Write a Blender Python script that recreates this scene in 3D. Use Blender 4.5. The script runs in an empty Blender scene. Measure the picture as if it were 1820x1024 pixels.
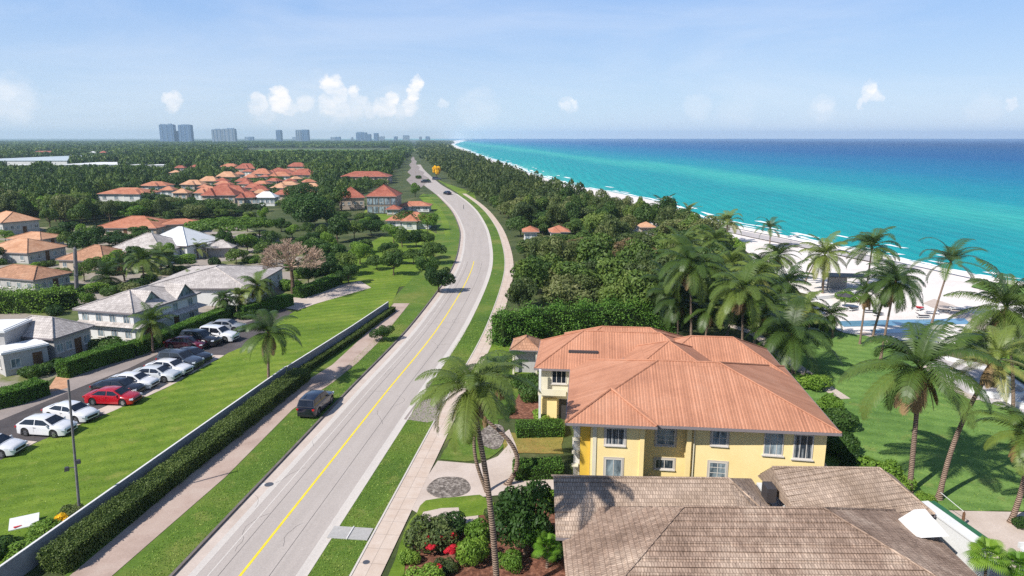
import bpy, math, random
import numpy as np
from mathutils import Vector, Matrix
from mathutils.geometry import tessellate_polygon
random.seed(7); RS = np.random.RandomState(11)
SC = bpy.context.scene; COL = SC.collection
PI = math.pi
# ---------------------------------------------------------------- camera
TH = math.radians(12.37); FP = 1213.3; CH = 26.0
cam_d = bpy.data.cameras.new("camera"); cam = bpy.data.objects.new("camera", cam_d); COL.objects.link(cam)
cam.location = (0, 0, CH); cam.rotation_euler = (PI/2 - TH, 0, 0)
cam_d.sensor_width = 36; cam_d.lens = 36*FP/1820; cam_d.clip_start = .5; cam_d.clip_end = 60000
SC.camera = cam
CT, ST = math.cos(TH), math.sin(TH)
def ray(px, py):
    a = (px-910)/FP; b = (512-py)/FP
    return Vector((a, CT+b*ST, -ST+b*CT))
def G(px, py, z=0.0):
    d = ray(px, py); t = (z-CH)/d.z
    return Vector((d.x*t, d.y*t, z))
def atY(px, py, Y):
    d = ray(px, py); t = Y/d.y
    return Vector((d.x*t, Y, CH+d.z*t))
def proj(p):
    x, y, z = p[0], p[1], p[2]-CH
    w = y*CT - z*ST; v = y*ST + z*CT
    if w < .1: return (-9999, -9999, w)
    return (910+FP*x/w, 512-FP*v/w, w)
RA = math.radians(6.2)                     # the road runs 6.2 degrees right of the camera's heading
UR = Vector((math.cos(RA), -math.sin(RA), 0)); VR = Vector((math.sin(RA), math.cos(RA), 0))
# ---------------------------------------------------------------- tags
def tag(o, label=None, cat=None, group=None, kind=None):
    if label: o["label"] = label
    if cat: o["category"] = cat
    if group: o["group"] = group
    if kind: o["kind"] = kind
    return o
def thing(name, label, cat, loc=(0, 0, 0), rz=0.0, group=None):
    o = bpy.data.objects.new(name, None); COL.objects.link(o)
    o.location = loc; o.rotation_euler = (0, 0, rz); o.empty_display_size = .5
    return tag(o, label, cat, group)
def link_mesh(name, me, parent=None, loc=None, rz=0, sc=None):
    o = bpy.data.objects.new(name, me); COL.objects.link(o)
    if parent: o.parent = parent
    if loc is not None: o.location = loc
    if rz: o.rotation_euler = (0, 0, rz)
    if sc is not None: o.scale = sc if hasattr(sc, '__len__') else (sc, sc, sc)
    return o
# ---------------------------------------------------------------- mesh builder
class MB:
    def __init__(s): s.v = []; s.f = []; s.uv = []
    def face(s, pts, uv=None):
        n = len(s.v); s.v += [tuple(p) for p in pts]; s.f.append(tuple(range(n, n+len(pts))))
        s.uv.append(uv if uv else [(p[0], p[1]) for p in pts])
    def raw(s, V, F):
        n = len(s.v); s.v += [tuple(p) for p in V]
        for f in F:
            s.f.append(tuple(i+n for i in f)); s.uv.append([(V[i][0]+V[i][1], V[i][2]) for i in f])
    def box(s, c, d, rz=0, taper=1.0):
        hx, hy, hz = d[0]/2, d[1]/2, d[2]/2; cs, sn = math.cos(rz), math.sin(rz); V = []
        for k, t in ((-1, 1), (1, taper)):
            for a, b in ((-1, -1), (1, -1), (1, 1), (-1, 1)):
                x, y = a*hx*t, b*hy*t
                V.append((c[0]+x*cs-y*sn, c[1]+x*sn+y*cs, c[2]+k*hz))
        s.raw(V, [(3, 2, 1, 0), (4, 5, 6, 7), (0, 1, 5, 4), (1, 2, 6, 5), (2, 3, 7, 6), (3, 0, 4, 7)])
    def prism(s, poly, z0, z1):
        n = len(poly); V = [(p[0], p[1], z0) for p in poly]+[(p[0], p[1], z1) for p in poly]
        s.raw(V, [(i, (i+1) % n, n+(i+1) % n, n+i) for i in range(n)])
        for t in tessellate_polygon([[Vector((p[0], p[1], 0)) for p in poly]]):
            a, b, c = (Vector(V[i]) for i in t)
            if (b-a).cross(c-a).z < 0: t = (t[0], t[2], t[1])
            s.raw([V[i+n] for i in t], [(0, 1, 2)]); s.raw([V[i] for i in (t[0], t[2], t[1])], [(0, 1, 2)])
    def tube(s, P, R, n=8, cap=True):
        P = [Vector(p) for p in P]; k = len(P); V = []
        if not hasattr(R, '__len__'): R = [R]*k
        for i, p in enumerate(P):
            t = (P[min(i+1, k-1)]-P[max(i-1, 0)]).normalized()
            a = t.cross(Vector((0, 0, 1)) if abs(t.z) < .95 else Vector((1, 0, 0))).normalized(); b = t.cross(a)
            for j in range(n):
                q = 2*PI*j/n; V.append(p+(a*math.cos(q)+b*math.sin(q))*R[i])
        F = [(i*n+j, i*n+(j+1) % n, (i+1)*n+(j+1) % n, (i+1)*n+j) for i in range(k-1) for j in range(n)]
        if cap: F += [tuple(range(n-1, -1, -1)), tuple((k-1)*n+j for j in range(n))]
        s.raw(V, F)
    def mesh(s, name, mat, smooth=False):
        me = bpy.data.meshes.new(name); me.from_pydata(s.v, [], s.f)
        uv = me.uv_layers.new(name="UVMap"); flat = [c for f in s.uv for p in f for c in p]
        uv.data.foreach_set('uv', flat)
        if mat: me.materials.append(mat)
        if smooth:
            me.shade_smooth()
            try: me.set_sharp_from_angle(angle=math.radians(38))
            except Exception: pass
        me.update(); return me
    def build(s, name, mat, parent=None, smooth=False):
        return link_mesh(name, s.mesh(name, mat, smooth), parent)
def np_mesh(name, V, Q, mat, rnd=None):
    me = bpy.data.meshes.new(name); n = len(Q); k = Q.shape[1]
    me.vertices.add(len(V)); me.vertices.foreach_set('co', V.astype(np.float32).ravel())
    me.loops.add(n*k); me.loops.foreach_set('vertex_index', Q.astype(np.int32).ravel())
    me.polygons.add(n); me.polygons.foreach_set('loop_start', np.arange(0, n*k, k, dtype=np.int32))
    if rnd is not None:
        at = me.attributes.new('rnd', 'FLOAT', 'FACE'); at.data.foreach_set('value', rnd.astype(np.float32))
    me.update(calc_edges=True); me.materials.append(mat); return me
# ---------------------------------------------------------------- polygons
def catmull(P, n=8, closed=False):
    P = [Vector(p) for p in P]; out = []; m = len(P)
    for i in range(m if closed else m-1):
        g = (lambda j: P[j % m]) if closed else (lambda j: P[max(0, min(m-1, j))])
        a, b, c, d = g(i-1), g(i), g(i+1), g(i+2)
        for k in range(n):
            t = k/n
            out.append(.5*((2*b)+(c-a)*t+(2*a-5*b+4*c-d)*t*t+(3*b-a-3*c+d)*t**3))
    if not closed: out.append(P[-1])
    return out
LAWNS = []
def sheet(name, pts, z, mat, kind='structure', label=None, cat=None, smooth=False, thick=0.0):
    """flat sheet laid on the ground; pts are world xy"""
    pts = [Vector((p[0], p[1], 0)) for p in pts]
    if smooth: pts = catmull(pts, 6, True)
    if mat.name in ('lawn_grass', 'verge_grass', 'sea_lawn_grass', 'dry_bed', 'bark_mulch') and not thick:
        q = []; rj = random.Random(len(pts))
        for i, p in enumerate(pts):
            e = pts[(i+1) % len(pts)]; l = (e-p).length; k = max(1, min(60, int(l/.8)))
            for j in range(k): q.append(p.lerp(e, j/k)+Vector((rj.uniform(-.09, .09), rj.uniform(-.09, .09), 0)))
        pts = q; LAWNS.append((pts, mat.name))
    mb = MB()
    if thick: mb.prism(pts, z-thick, z)
    else:
        for t in tessellate_polygon([pts]):
            q = [pts[i] for i in t]
            if (q[1]-q[0]).cross(q[2]-q[0]).z < 0: q = [q[0], q[2], q[1]]
            mb.face([(p.x, p.y, z) for p in q])
    o = mb.build(name, mat); tag(o, label, cat, None, kind); return o
def gp(L): return [G(x, y) for x, y in L]
def strip_pts(C, W0, W1):
    """left and right offset lines of centre line C; W0, W1 offsets to the right (m), scalars or lists"""
    n = len(C); out = []
    for i, c in enumerate(C):
        t = (C[min(i+1, n-1)]-C[max(i-1, 0)]).normalized(); r = Vector((t.y, -t.x, 0))
        a = W0[i] if hasattr(W0, '__len__') else W0; b = W1[i] if hasattr(W1, '__len__') else W1
        out.append((c+r*a, c+r*b))
    return out
def ribbon(name, C, W0, W1, z, mat, kind='structure', h=0.0, label=None, cat=None):
    S = strip_pts(C, W0, W1); mb = MB(); s = 0
    for i in range(len(S)-1):
        (a, b), (c, d) = S[i], S[i+1]; l = (C[i+1]-C[i]).length
        u0 = (a-C[i]).length; u1 = (b-C[i]).length
        sg = 1 if (W0 if not hasattr(W0, '__len__') else W0[0]) >= 0 else -1
        w0 = W0[i] if hasattr(W0, '__len__') else W0; w1 = W1[i] if hasattr(W1, '__len__') else W1
        mb.face([(a.x, a.y, z+h), (b.x, b.y, z+h), (d.x, d.y, z+h), (c.x, c.y, z+h)], [(w0, s), (w1, s), (w1, s+l), (w0, s+l)])
        if h:
            mb.face([(a.x, a.y, z), (a.x, a.y, z+h), (c.x, c.y, z+h), (c.x, c.y, z)], [(w0, s), (w0, s), (w0, s+l), (w0, s+l)])
            mb.face([(b.x, b.y, z+h), (b.x, b.y, z), (d.x, d.y, z), (d.x, d.y, z+h)], [(w1, s), (w1, s), (w1, s+l), (w1, s+l)])
        s += l
    if h:
        for (a, b) in (S[0], S[-1]):
            mb.face([(a.x, a.y, z), (b.x, b.y, z), (b.x, b.y, z+h), (a.x, a.y, z+h)])
    o = mb.build(name, mat); tag(o, label, cat, None, kind); return o
# ---------------------------------------------------------------- materials
def lin(r, g, b, k=1.0):
    f = lambda c: (c/255/12.92 if c/255 <= .04045 else ((c/255+.055)/1.055)**2.4)*k
    return (f(r), f(g), f(b), 1)
def new_mat(name):
    m = bpy.data.materials.new(name); m.use_nodes = True; nt = m.node_tree; nt.nodes.clear()
    out = nt.nodes.new('ShaderNodeOutputMaterial'); bs = nt.nodes.new('ShaderNodeBsdfPrincipled')
    nt.links.new(bs.outputs[0], out.inputs[0]); return m, nt, bs, out
def N(nt, t, **kw):
    n = nt.nodes.new(t)
    for k, v in kw.items():
        if k in n.inputs: n.inputs[k].default_value = v
        else: setattr(n, k, v)
    return n
def L(nt, a, b): nt.links.new(a, b)
def coords(nt, kind='Object', scale=(1, 1, 1), rot=(0, 0, 0)):
    tc = N(nt, 'ShaderNodeTexCoord'); mp = N(nt, 'ShaderNodeMapping'); mp.inputs['Scale'].default_value = scale; mp.inputs['Rotation'].default_value = rot
    if kind == 'World':
        g = N(nt, 'ShaderNodeNewGeometry'); L(nt, g.outputs['Position'], mp.inputs[0])
    else: L(nt, tc.outputs[kind], mp.inputs[0])
    return mp.outputs[0]
def ramp(nt, fac, stops, interp='LINEAR'):
    r = N(nt, 'ShaderNodeValToRGB'); cr = r.color_ramp; cr.interpolation = interp
    while len(cr.elements) < len(stops): cr.elements.new(.5)
    for e, (p, c) in zip(cr.elements, stops): e.position = p; e.color = c
    if fac is not None: L(nt, fac, r.inputs[0])
    return r
def mixc(nt, fac, a, b, mode='MIX'):
    m = N(nt, 'ShaderNodeMix', data_type='RGBA', blend_type=mode)
    for i, x in ((0, fac), (6, a), (7, b)):
        if hasattr(x, 'is_linked') or hasattr(x, 'links'): L(nt, x, m.inputs[i])
        else: m.inputs[i].default_value = x
    return m.outputs[2]
def noise(nt, vec, scale, detail=4, rough=.6, dist=0):
    n = N(nt, 'ShaderNodeTexNoise', Scale=scale, Detail=detail, Roughness=rough, Distortion=dist); L(nt, vec, n.inputs['Vector']); return n.outputs['Fac']
def bump(nt, bs, h, strength, dist=.05):
    b = N(nt, 'ShaderNodeBump', Strength=strength, Distance=dist); L(nt, h, b.inputs['Height']); L(nt, b.outputs[0], bs.inputs['Normal']); return b
def surf(name, stops, scale=1, rough=.8, fine=None, fine_amt=.25, bmp=.3, bd=.03, kind='World', stretch=(1, 1, 1), rot=(0, 0, 0), spec=.3, metal=0, detail=5, coat=0):
    """noise-mottled surface: large noise picks the colour, fine noise darkens and bumps"""
    m, nt, bs, out = new_mat(name)
    v = coords(nt, kind, stretch, rot)
    a = noise(nt, v, scale, detail)
    c = ramp(nt, a, stops).outputs[0]
    f = noise(nt, v, fine or scale*9, 3, .65)
    g = ramp(nt, f, [(.25, (1-fine_amt,)*3+(1,)), (.75, (1+fine_amt*.6,)*3+(1,))]).outputs[0]
    L(nt, mixc(nt, 1.0, c, g, 'MULTIPLY'), bs.inputs['Base Color'])
    bs.inputs['Roughness'].default_value = rough; bs.inputs['Specular IOR Level'].default_value = spec; bs.inputs['Metallic'].default_value = metal
    if coat: bs.inputs['Coat Weight'].default_value = coat
    if bmp: bump(nt, bs, f, bmp, bd)
    return m
def two(a, b): return [(.3, a), (.7, b)]
def leaf_mat(name, cols, obj_rand=True, trans=.25, rough=.55, spec=.25):
    m, nt, bs, out = new_mat(name)
    at = N(nt, 'ShaderNodeAttribute', attribute_name='rnd', attribute_type='GEOMETRY')
    fac = at.outputs['Fac']
    if obj_rand:
        oi = N(nt, 'ShaderNodeObjectInfo')
        mm = N(nt, 'ShaderNodeMath', operation='MULTIPLY_ADD'); L(nt, oi.outputs['Random'], mm.inputs[0]); mm.inputs[1].default_value = .55
        m2 = N(nt, 'ShaderNodeMath', operation='MULTIPLY'); L(nt, fac, m2.inputs[0]); m2.inputs[1].default_value = .45
        L(nt, m2.outputs[0], mm.inputs[2]); fac = mm.outputs[0]
    n = len(cols); r = ramp(nt, fac, [((i+.0)/(n-1), c) for i, c in enumerate(cols)])
    L(nt, r.outputs[0], bs.inputs['Base Color']); bs.inputs['Roughness'].default_value = rough; bs.inputs['Specular IOR Level'].default_value = spec
    tr = N(nt, 'ShaderNodeBsdfTranslucent'); L(nt, mixc(nt, 1.0, r.outputs[0], (1.25, 1.35, .7, 1), 'MULTIPLY'), tr.inputs[0])
    mx = N(nt, 'ShaderNodeMixShader'); mx.inputs[0].default_value = trans
    L(nt, bs.outputs[0], mx.inputs[1]); L(nt, tr.outputs[0], mx.inputs[2]); L(nt, mx.outputs[0], out.inputs[0])
    return m
def plain(name, c, rough=.6, metal=0, coat=0, spec=.5):
    m = surf(name, two(tuple(x*.93 for x in c[:3])+(1,), c), 3, rough, 40, .08, 0, kind='Object', spec=spec, metal=metal, coat=coat); return m

M = {}
M['undergrowth'] = surf('undergrowth', [(.3, lin(52, 66, 32, .8)), (.55, lin(80, 92, 48, .8)), (.75, lin(120, 114, 78, .8))], .12, .95, 1.6, .35, .5, .1)
def grass_mat(name, a, b, c, stripe=0, srot=0):
    m, nt, bs, out = new_mat(name); v = coords(nt, 'World')
    big = noise(nt, v, .09, 5, .6); med = noise(nt, v, .9, 4, .7); 
    vs = coords(nt, 'World', (1.2, 4.5, 1), (0, 0, srot)); fin = noise(nt, vs, 3.2, 5, .75)
    col = ramp(nt, big, [(.3, a), (.5, b), (.68, c)]).outputs[0]
    dry = noise(nt, coords(nt, 'World', (.5, .5, 1)), .8, 6, .7); col = mixc(nt, ramp(nt, dry, [(.56, (0, 0, 0, 1)), (.74, (.55, .55, .55, 1))]).outputs[0], col, lin(168, 162, 96, .8))
    k = ramp(nt, med, [(.25, (.72, .78, .7, 1)), (.7, (1.12, 1.08, 1.1, 1))]).outputs[0]
    k2 = ramp(nt, fin, [(.28, (.62, .66, .6, 1)), (.72, (1.25, 1.2, 1.2, 1))]).outputs[0]
    col = mixc(nt, 1.0, mixc(nt, 1.0, col, k, 'MULTIPLY'), k2, 'MULTIPLY')
    if stripe:
        vw = coords(nt, 'World', (1, 1, 1), (0, 0, srot)); w = N(nt, 'ShaderNodeTexWave', Scale=stripe, Distortion=1.5, Detail=2.0); w.bands_direction = 'Y'
        w.inputs['Detail Scale'].default_value = .4
        L(nt, vw, w.inputs[0]); st = ramp(nt, w.outputs['Fac'], [(.2, (.9, .92, .88, 1)), (.8, (1.08, 1.06, 1.02, 1))]).outputs[0]
        col = mixc(nt, 1.0, col, st, 'MULTIPLY')
    L(nt, col, bs.inputs['Base Color']); bs.inputs['Roughness'].default_value = .9; bs.inputs['Specular IOR Level'].default_value = .15
    bump(nt, bs, fin, .7, .06); return m
M['lawn'] = grass_mat('lawn_grass', lin(98, 126, 42, .78), lin(116, 144, 50, .78), lin(140, 158, 66, .78), .16, -.45)
M['verge'] = grass_mat('verge_grass', lin(84, 114, 48, .76), lin(102, 132, 52, .76), lin(134, 142, 72, .76))
M['lawn_sea'] = grass_mat('sea_lawn_grass', lin(98, 132, 68, .8), lin(112, 148, 76, .8), lin(128, 160, 86, .8), .17, .35)
M['dry'] = grass_mat('dry_bed', lin(120, 126, 50, .75), lin(160, 146, 80, .75), lin(176, 130, 82, .75))
# road: pale worn concrete-asphalt with stretched tyre wear; UV u = metres across, v = metres along
def road_mat(name, a, b, dark=.86):
    m, nt, bs, out = new_mat(name); v = coords(nt, 'UV', (1, .035, 1)); w = coords(nt, 'World')
    st = noise(nt, v, 1.3, 5, .6); bl = noise(nt, w, .25, 4, .6); fi = noise(nt, w, 9, 4, .75)
    c = mixc(nt, bl, a, b)
    c = mixc(nt, 1.0, c, ramp(nt, st, [(.3, (dark, dark, dark, 1)), (.65, (1.04, 1.04, 1.04, 1))]).outputs[0], 'MULTIPLY')
    c = mixc(nt, 1.0, c, ramp(nt, fi, [(.3, (.86, .86, .86, 1)), (.7, (1.1, 1.1, 1.1, 1))]).outputs[0], 'MULTIPLY')
    L(nt, c, bs.inputs['Base Color']); bs.inputs['Roughness'].default_value = .85; bs.inputs['Specular IOR Level'].default_value = .25; bump(nt, bs, fi, .25, .01); return m
M['road'] = road_mat('road_surface', lin(188, 177, 169, .74), lin(200, 190, 182, .74), .92)
M['gutter'] = road_mat('gutter_concrete', lin(210, 202, 194, .76), lin(222, 213, 204, .76), .95)
M['kerb'] = surf('kerb_stone', two(lin(120, 112, 108, .6), lin(150, 140, 134, .6)), 1, .9, 12, .3, .4, .01)
M['path'] = surf('path_concrete', [(.3, lin(178, 154, 140, .72)), (.5, lin(198, 174, 160, .72)), (.7, lin(208, 188, 174, .72))], .35, .9, 10, .16, .2, .01)
M['asphalt'] = surf('lot_asphalt', two(lin(78, 74, 76, .6), lin(118, 110, 110, .6)), .25, .9, 9, .2, .25, .01)
M['lane'] = surf('lane_paving', two(lin(150, 140, 136, .7), lin(182, 168, 160, .7)), .2, .9, 8, .2, .25, .01)
M['pinkpave'] = surf('pink_paving', two(lin(204, 186, 172, .74), lin(222, 206, 194, .74)), .4, .9, 9, .14, .2, .01)
def paver_mat(name, a, b, jx, jy, jt=.02):
    m, nt, bs, out = new_mat(name); v = coords(nt, 'UV'); w = coords(nt, 'World')
    br = N(nt, 'ShaderNodeTexBrick'); br.offset = 0.0; br.inputs['Scale'].default_value = 1.0
    br.inputs['Brick Width'].default_value = jx; br.inputs['Row Height'].default_value = jy; br.inputs['Mortar Size'].default_value = jt
    br.inputs['Color1'].default_value = a; br.inputs['Color2'].default_value = b; br.inputs['Mortar'].default_value = tuple(x*.62 for x in a[:3])+(1,)
    L(nt, v, br.inputs[0]); st = noise(nt, w, .8, 5, .65); fi = noise(nt, w, 11, 3, .7)
    c = mixc(nt, 1.0, br.outputs[0], ramp(nt, st, [(.3, (.9, .84, .8, 1)), (.65, (1.03, 1.02, 1.02, 1))]).outputs[0], 'MULTIPLY')
    c = mixc(nt, 1.0, c, ramp(nt, fi, [(.3, (.93, .93, .93, 1)), (.7, (1.04, 1.04, 1.04, 1))]).outputs[0], 'MULTIPLY')
    L(nt, c, bs.inputs['Base Color']); bs.inputs['Roughness'].default_value = .88; bs.inputs['Specular IOR Level'].default_value = .25; bump(nt, bs, fi, .15, .01); return m
M['walk'] = paver_mat('sidewalk_slabs', lin(224, 208, 194, .74), lin(218, 200, 184, .74), 1.9, 1.6)
M['yellow'] = surf('yellow_paint', two(lin(232, 204, 40, .85), lin(246, 220, 62, .85)), 1.2, .7, 14, .12, .1, .004)
M['white_line'] = surf('white_paint', two(lin(214, 210, 206, .8), lin(232, 230, 226, .8)), 1.2, .7, 14, .12, 0)
M['joint'] = surf('joint_tar', two(lin(112, 106, 104, .6), lin(130, 124, 122, .6)), 1, .9, 10, .2, 0)
M['sand'] = surf('white_sand', [(.3, lin(226, 216, 208, .82)), (.6, lin(240, 232, 226, .82))], .15, .95, 2.2, .1, .5, .06, spec=.1)
M['wetsand'] = surf('wet_sand', two(lin(196, 180, 168, .7), lin(214, 200, 188, .7)), .2, .5, 3, .1, .2, .03)
M['foam'] = surf('foam_white', two(lin(226, 236, 236, .9), lin(248, 250, 250, .9)), .5, .9, 4, .12, .4, .05)
M['mulch'] = surf('bark_mulch', [(.3, lin(96, 62, 48, .7)), (.5, lin(140, 92, 72, .7)), (.7, lin(184, 132, 108, .7))], 3.5, .95, 16, .5, 1, .05)
M['pebble'] = surf('pebble_bed', [(.32, lin(86, 78, 72, .7)), (.5, lin(150, 138, 128, .7)), (.66, lin(214, 202, 190, .7))], 4.5, .9, 22, .5, 1, .06)
M['stucco'] = surf('yellow_stucco', [(.3, lin(238, 212, 150, .95)), (.7, lin(244, 222, 164, .95))], .5, .9, 14, .06, .15, .01)
M['stucco_deep'] = surf('deep_yellow_stucco', [(.3, lin(226, 184, 66, .8)), (.7, lin(238, 200, 84, .8))], .5, .9, 14, .06, .15, .01)
M['cream'] = surf('cream_trim', two(lin(232, 224, 196, .78), lin(242, 234, 212, .78)), .6, .8, 12, .06, .1, .01)
M['white'] = surf('white_render', two(lin(222, 222, 220, .8), lin(236, 236, 234, .8)), .5, .85, 9, .09, .15, .01)
M['grey_wall'] = surf('grey_render', two(lin(186, 184, 182, .72), lin(208, 204, 200, .72)), .35, .9, 7, .15, .2, .01)
M['tan_wall'] = surf('tan_render', two(lin(196, 178, 160, .72), lin(212, 196, 178, .72)), .35, .9, 7, .15, .2, .01)
M['wall_conc'] = surf('boundary_concrete', two(lin(150, 150, 154, .72), lin(176, 174, 176, .72)), .5, .9, 5, .2, .25, .01)
M['coping'] = surf('coping_stone', two(lin(226, 222, 218, .8), lin(240, 238, 234, .8)), 1, .8, 10, .08, .1, .01)
def glass_mat(name, a, b, rough=.08):
    m, nt, bs, out = new_mat(name); v = coords(nt, 'World', (1.4, 1.4, .5)); n = noise(nt, v, 1.1, 3, .6, .6)
    L(nt, ramp(nt, n, [(.35, a), (.6, b)]).outputs[0], bs.inputs['Base Color']); bs.inputs['Roughness'].default_value = rough
    bs.inputs['Specular IOR Level'].default_value = .8; return m
M['glass'] = glass_mat('window_glass', lin(60, 72, 84), lin(170, 186, 194, .75))
def curtain_mat():
    m, nt, bs, out = new_mat('curtained_glass'); v = coords(nt, 'UV', (1, .15, 1)); w = N(nt, 'ShaderNodeTexWave', Scale=1.1, Distortion=2.5, Detail=2.0); w.bands_direction = 'X'; L(nt, v, w.inputs[0])
    n = noise(nt, coords(nt, 'World', (.9, .9, .6)), .9, 3, .6); c = ramp(nt, w.outputs['Fac'], [(.35, lin(46, 54, 64)), (.8, lin(150, 156, 160, .8))]).outputs[0]
    L(nt, mixc(nt, ramp(nt, n, [(.42, (0, 0, 0, 1)), (.56, (1, 1, 1, 1))]).outputs[0], lin(40, 50, 62), c), bs.inputs['Base Color']); bs.inputs['Roughness'].default_value = .07; bs.inputs['Specular IOR Level'].default_value = .9; return m
M['glass_cur'] = curtain_mat()
M['tower_trim'] = plain('tower_trim', lin(110, 136, 164, .8), .6)  # grey trim tinted blue to carry the distance haze
M['glass_dk'] = glass_mat('dark_glass', lin(22, 26, 34), lin(40, 46, 56))
M['car_glass'] = glass_mat('car_glass', lin(14, 16, 22), lin(28, 32, 42), .04)
M['frame'] = plain('window_frame_paint', lin(226, 220, 212, .8), .5)
M['stone_trim'] = plain('stone_trim', lin(206, 196, 184, .8), .8)
M['dark_frame'] = plain('dark_frame', lin(60, 58, 60), .5)
M['fascia'] = plain('fascia_grey', lin(150, 140, 142, .7), .6)
M['metal'] = plain('galvanised_metal', lin(132, 134, 140, .7), .45, .6)
M['pole_grey'] = surf('weathered_pole', two(lin(110, 108, 110, .7), lin(148, 144, 144, .7)), 1.5, .8, 9, .25, .2, .01)
M['wood'] = surf('brown_timber', two(lin(92, 66, 48, .8), lin(126, 92, 66, .8)), 2, .8, 12, .3, .2, .01)
M['bark'] = surf('tree_bark', two(lin(84, 68, 54, .8), lin(126, 106, 88, .8)), 1.5, .95, 9, .4, .8, .03)
M['bare'] = surf('bare_branch_bark', two(lin(170, 142, 120, .8), lin(206, 180, 160, .8)), 1, .9, 8, .2, .2, .01)
M['green_paint'] = surf('green_coping_paint', two(lin(50, 106, 74, .7), lin(66, 126, 90, .7)), 1, .6, 10, .1, .1, .01)
def palm_bark():
    m, nt, bs, out = new_mat('palm_bark'); v = coords(nt, 'Object')
    w = N(nt, 'ShaderNodeTexWave', Scale=2.2, Distortion=2.2, Detail=3.0); w.bands_direction = 'Z'; L(nt, v, w.inputs[0])
    n = noise(nt, v, 3, 5, .7)
    c = ramp(nt, w.outputs['Fac'], [(.15, lin(92, 76, 66, .8)), (.5, lin(146, 126, 112, .8)), (.85, lin(176, 156, 140, .8))]).outputs[0]
    c = mixc(nt, 1.0, c, ramp(nt, n, [(.3, (.65, .62, .6, 1)), (.7, (1.15, 1.1, 1.05, 1))]).outputs[0], 'MULTIPLY')
    L(nt, c, bs.inputs['Base Color']); bs.inputs['Roughness'].default_value = .9; bs.inputs['Specular IOR Level'].default_value = .15; bump(nt, bs, w.outputs['Fac'], .6, .03); return m
M['palm_bark'] = palm_bark()
M['palm_leaf'] = leaf_mat('palm_leaf', [lin(44, 62, 26), lin(70, 92, 38), lin(110, 124, 56), lin(180, 162, 98)], True, .22, .45, .35)
M['dead_frond'] = leaf_mat('dead_frond', [lin(126, 98, 66, .85), lin(172, 146, 106, .85)], True, .2)
M['fan_leaf'] = leaf_mat('fan_leaf', [lin(62, 108, 30, .85), lin(104, 148, 46, .85), lin(140, 170, 64, .85)], True, .3)
M['leaf'] = leaf_mat('woodland_leaf', [lin(46, 68, 34), lin(64, 90, 40), lin(92, 114, 50), lin(120, 134, 66)])
M['leaf_olive'] = leaf_mat('olive_leaf', [lin(48, 62, 38), lin(70, 86, 46), lin(98, 110, 60), lin(126, 126, 84)])
M['leaf_light'] = leaf_mat('light_leaf', [lin(76, 108, 36), lin(100, 132, 46), lin(136, 162, 64)])
M['leaf_mid'] = leaf_mat('mid_green_leaf', [lin(62, 88, 34), lin(84, 112, 42), lin(116, 138, 56)])
M['leaf_dark'] = leaf_mat('dark_leaf', [lin(36, 60, 26), lin(54, 82, 34), lin(86, 114, 46)])
M['leaf_hedge'] = leaf_mat('hedge_leaf', [lin(60, 96, 34), lin(82, 120, 42), lin(112, 148, 60)], False)
M['leaf_hedge_dark'] = leaf_mat('hedge_leaf_dark', [lin(66, 80, 38), lin(86, 104, 48), lin(116, 130, 68)], False)
M['leaf_yellow'] = leaf_mat('yellow_blossom', [lin(214, 160, 20), lin(240, 196, 40), lin(250, 216, 60)])
M['leaf_red'] = leaf_mat('red_blossom', [lin(190, 30, 50), lin(216, 50, 66), lin(236, 80, 90)])
M['leaf_brown'] = leaf_mat('brown_foliage', [lin(96, 78, 58, .85), lin(132, 112, 82, .85), lin(160, 138, 106, .85)])
M['core'] = plain('hedge_core', lin(34, 48, 20), .95, spec=.05)
def tile_mat(name, cols, pitch, course, bmp=.5, streak=.15):
    """clay barrel tiles: UV u = metres along the eave, v = metres up the slope"""
    m, nt, bs, out = new_mat(name); v = coords(nt, 'UV'); w = coords(nt, 'World')
    big = noise(nt, w, .35, 5, .65); fi = noise(nt, w, 7, 4, .7)
    c = ramp(nt, big, [(.3+.4*i/(len(cols)-1), k) for i, k in enumerate(cols)]).outputs[0]
    br = N(nt, 'ShaderNodeTexBrick'); br.inputs['Scale'].default_value = 1; br.inputs['Brick Width'].default_value = pitch; br.inputs['Row Height'].default_value = course
    br.offset = 0; br.inputs['Mortar Size'].default_value = .015; br.inputs['Color1'].default_value = (1.05, 1.05, 1.05, 1); br.inputs['Color2'].default_value = (.88, .86, .85, 1); br.inputs['Mortar'].default_value = (.72, .68, .66, 1)
    L(nt, v, br.inputs[0])
    c = mixc(nt, 1.0, c, br.outputs[0], 'MULTIPLY')
    c = mixc(nt, 1.0, c, ramp(nt, fi, [(.3, (1-streak,)*3+(1,)), (.7, (1+streak*.5,)*3+(1,))]).outputs[0], 'MULTIPLY')
    L(nt, c, bs.inputs['Base Color']); bs.inputs['Roughness'].default_value = .85; bs.inputs['Specular IOR Level'].default_value = .2
    if bmp: bump(nt, bs, br.outputs['Fac'], -bmp, .03)
    return m
M['clay'] = tile_mat('clay_tiles', [lin(184, 130, 104, .8), lin(200, 143, 114, .8), lin(206, 152, 124, .8)], .3, 9, .08, .16)
M['clay_red'] = tile_mat('red_clay_tiles', [lin(150, 88, 74, .8), lin(174, 104, 86, .8), lin(190, 126, 104, .8)], .6, .6, .3, .2)
M['clay_orange'] = tile_mat('orange_clay_tiles', [lin(176, 114, 88, .8), lin(198, 132, 104, .8), lin(206, 150, 122, .8)], .6, .6, .3, .2)
M['clay_pale'] = tile_mat('pale_clay_tiles', [lin(198, 146, 112, .8), lin(212, 164, 130, .8), lin(222, 176, 144, .8)], .6, .6, .3, .2)
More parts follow.
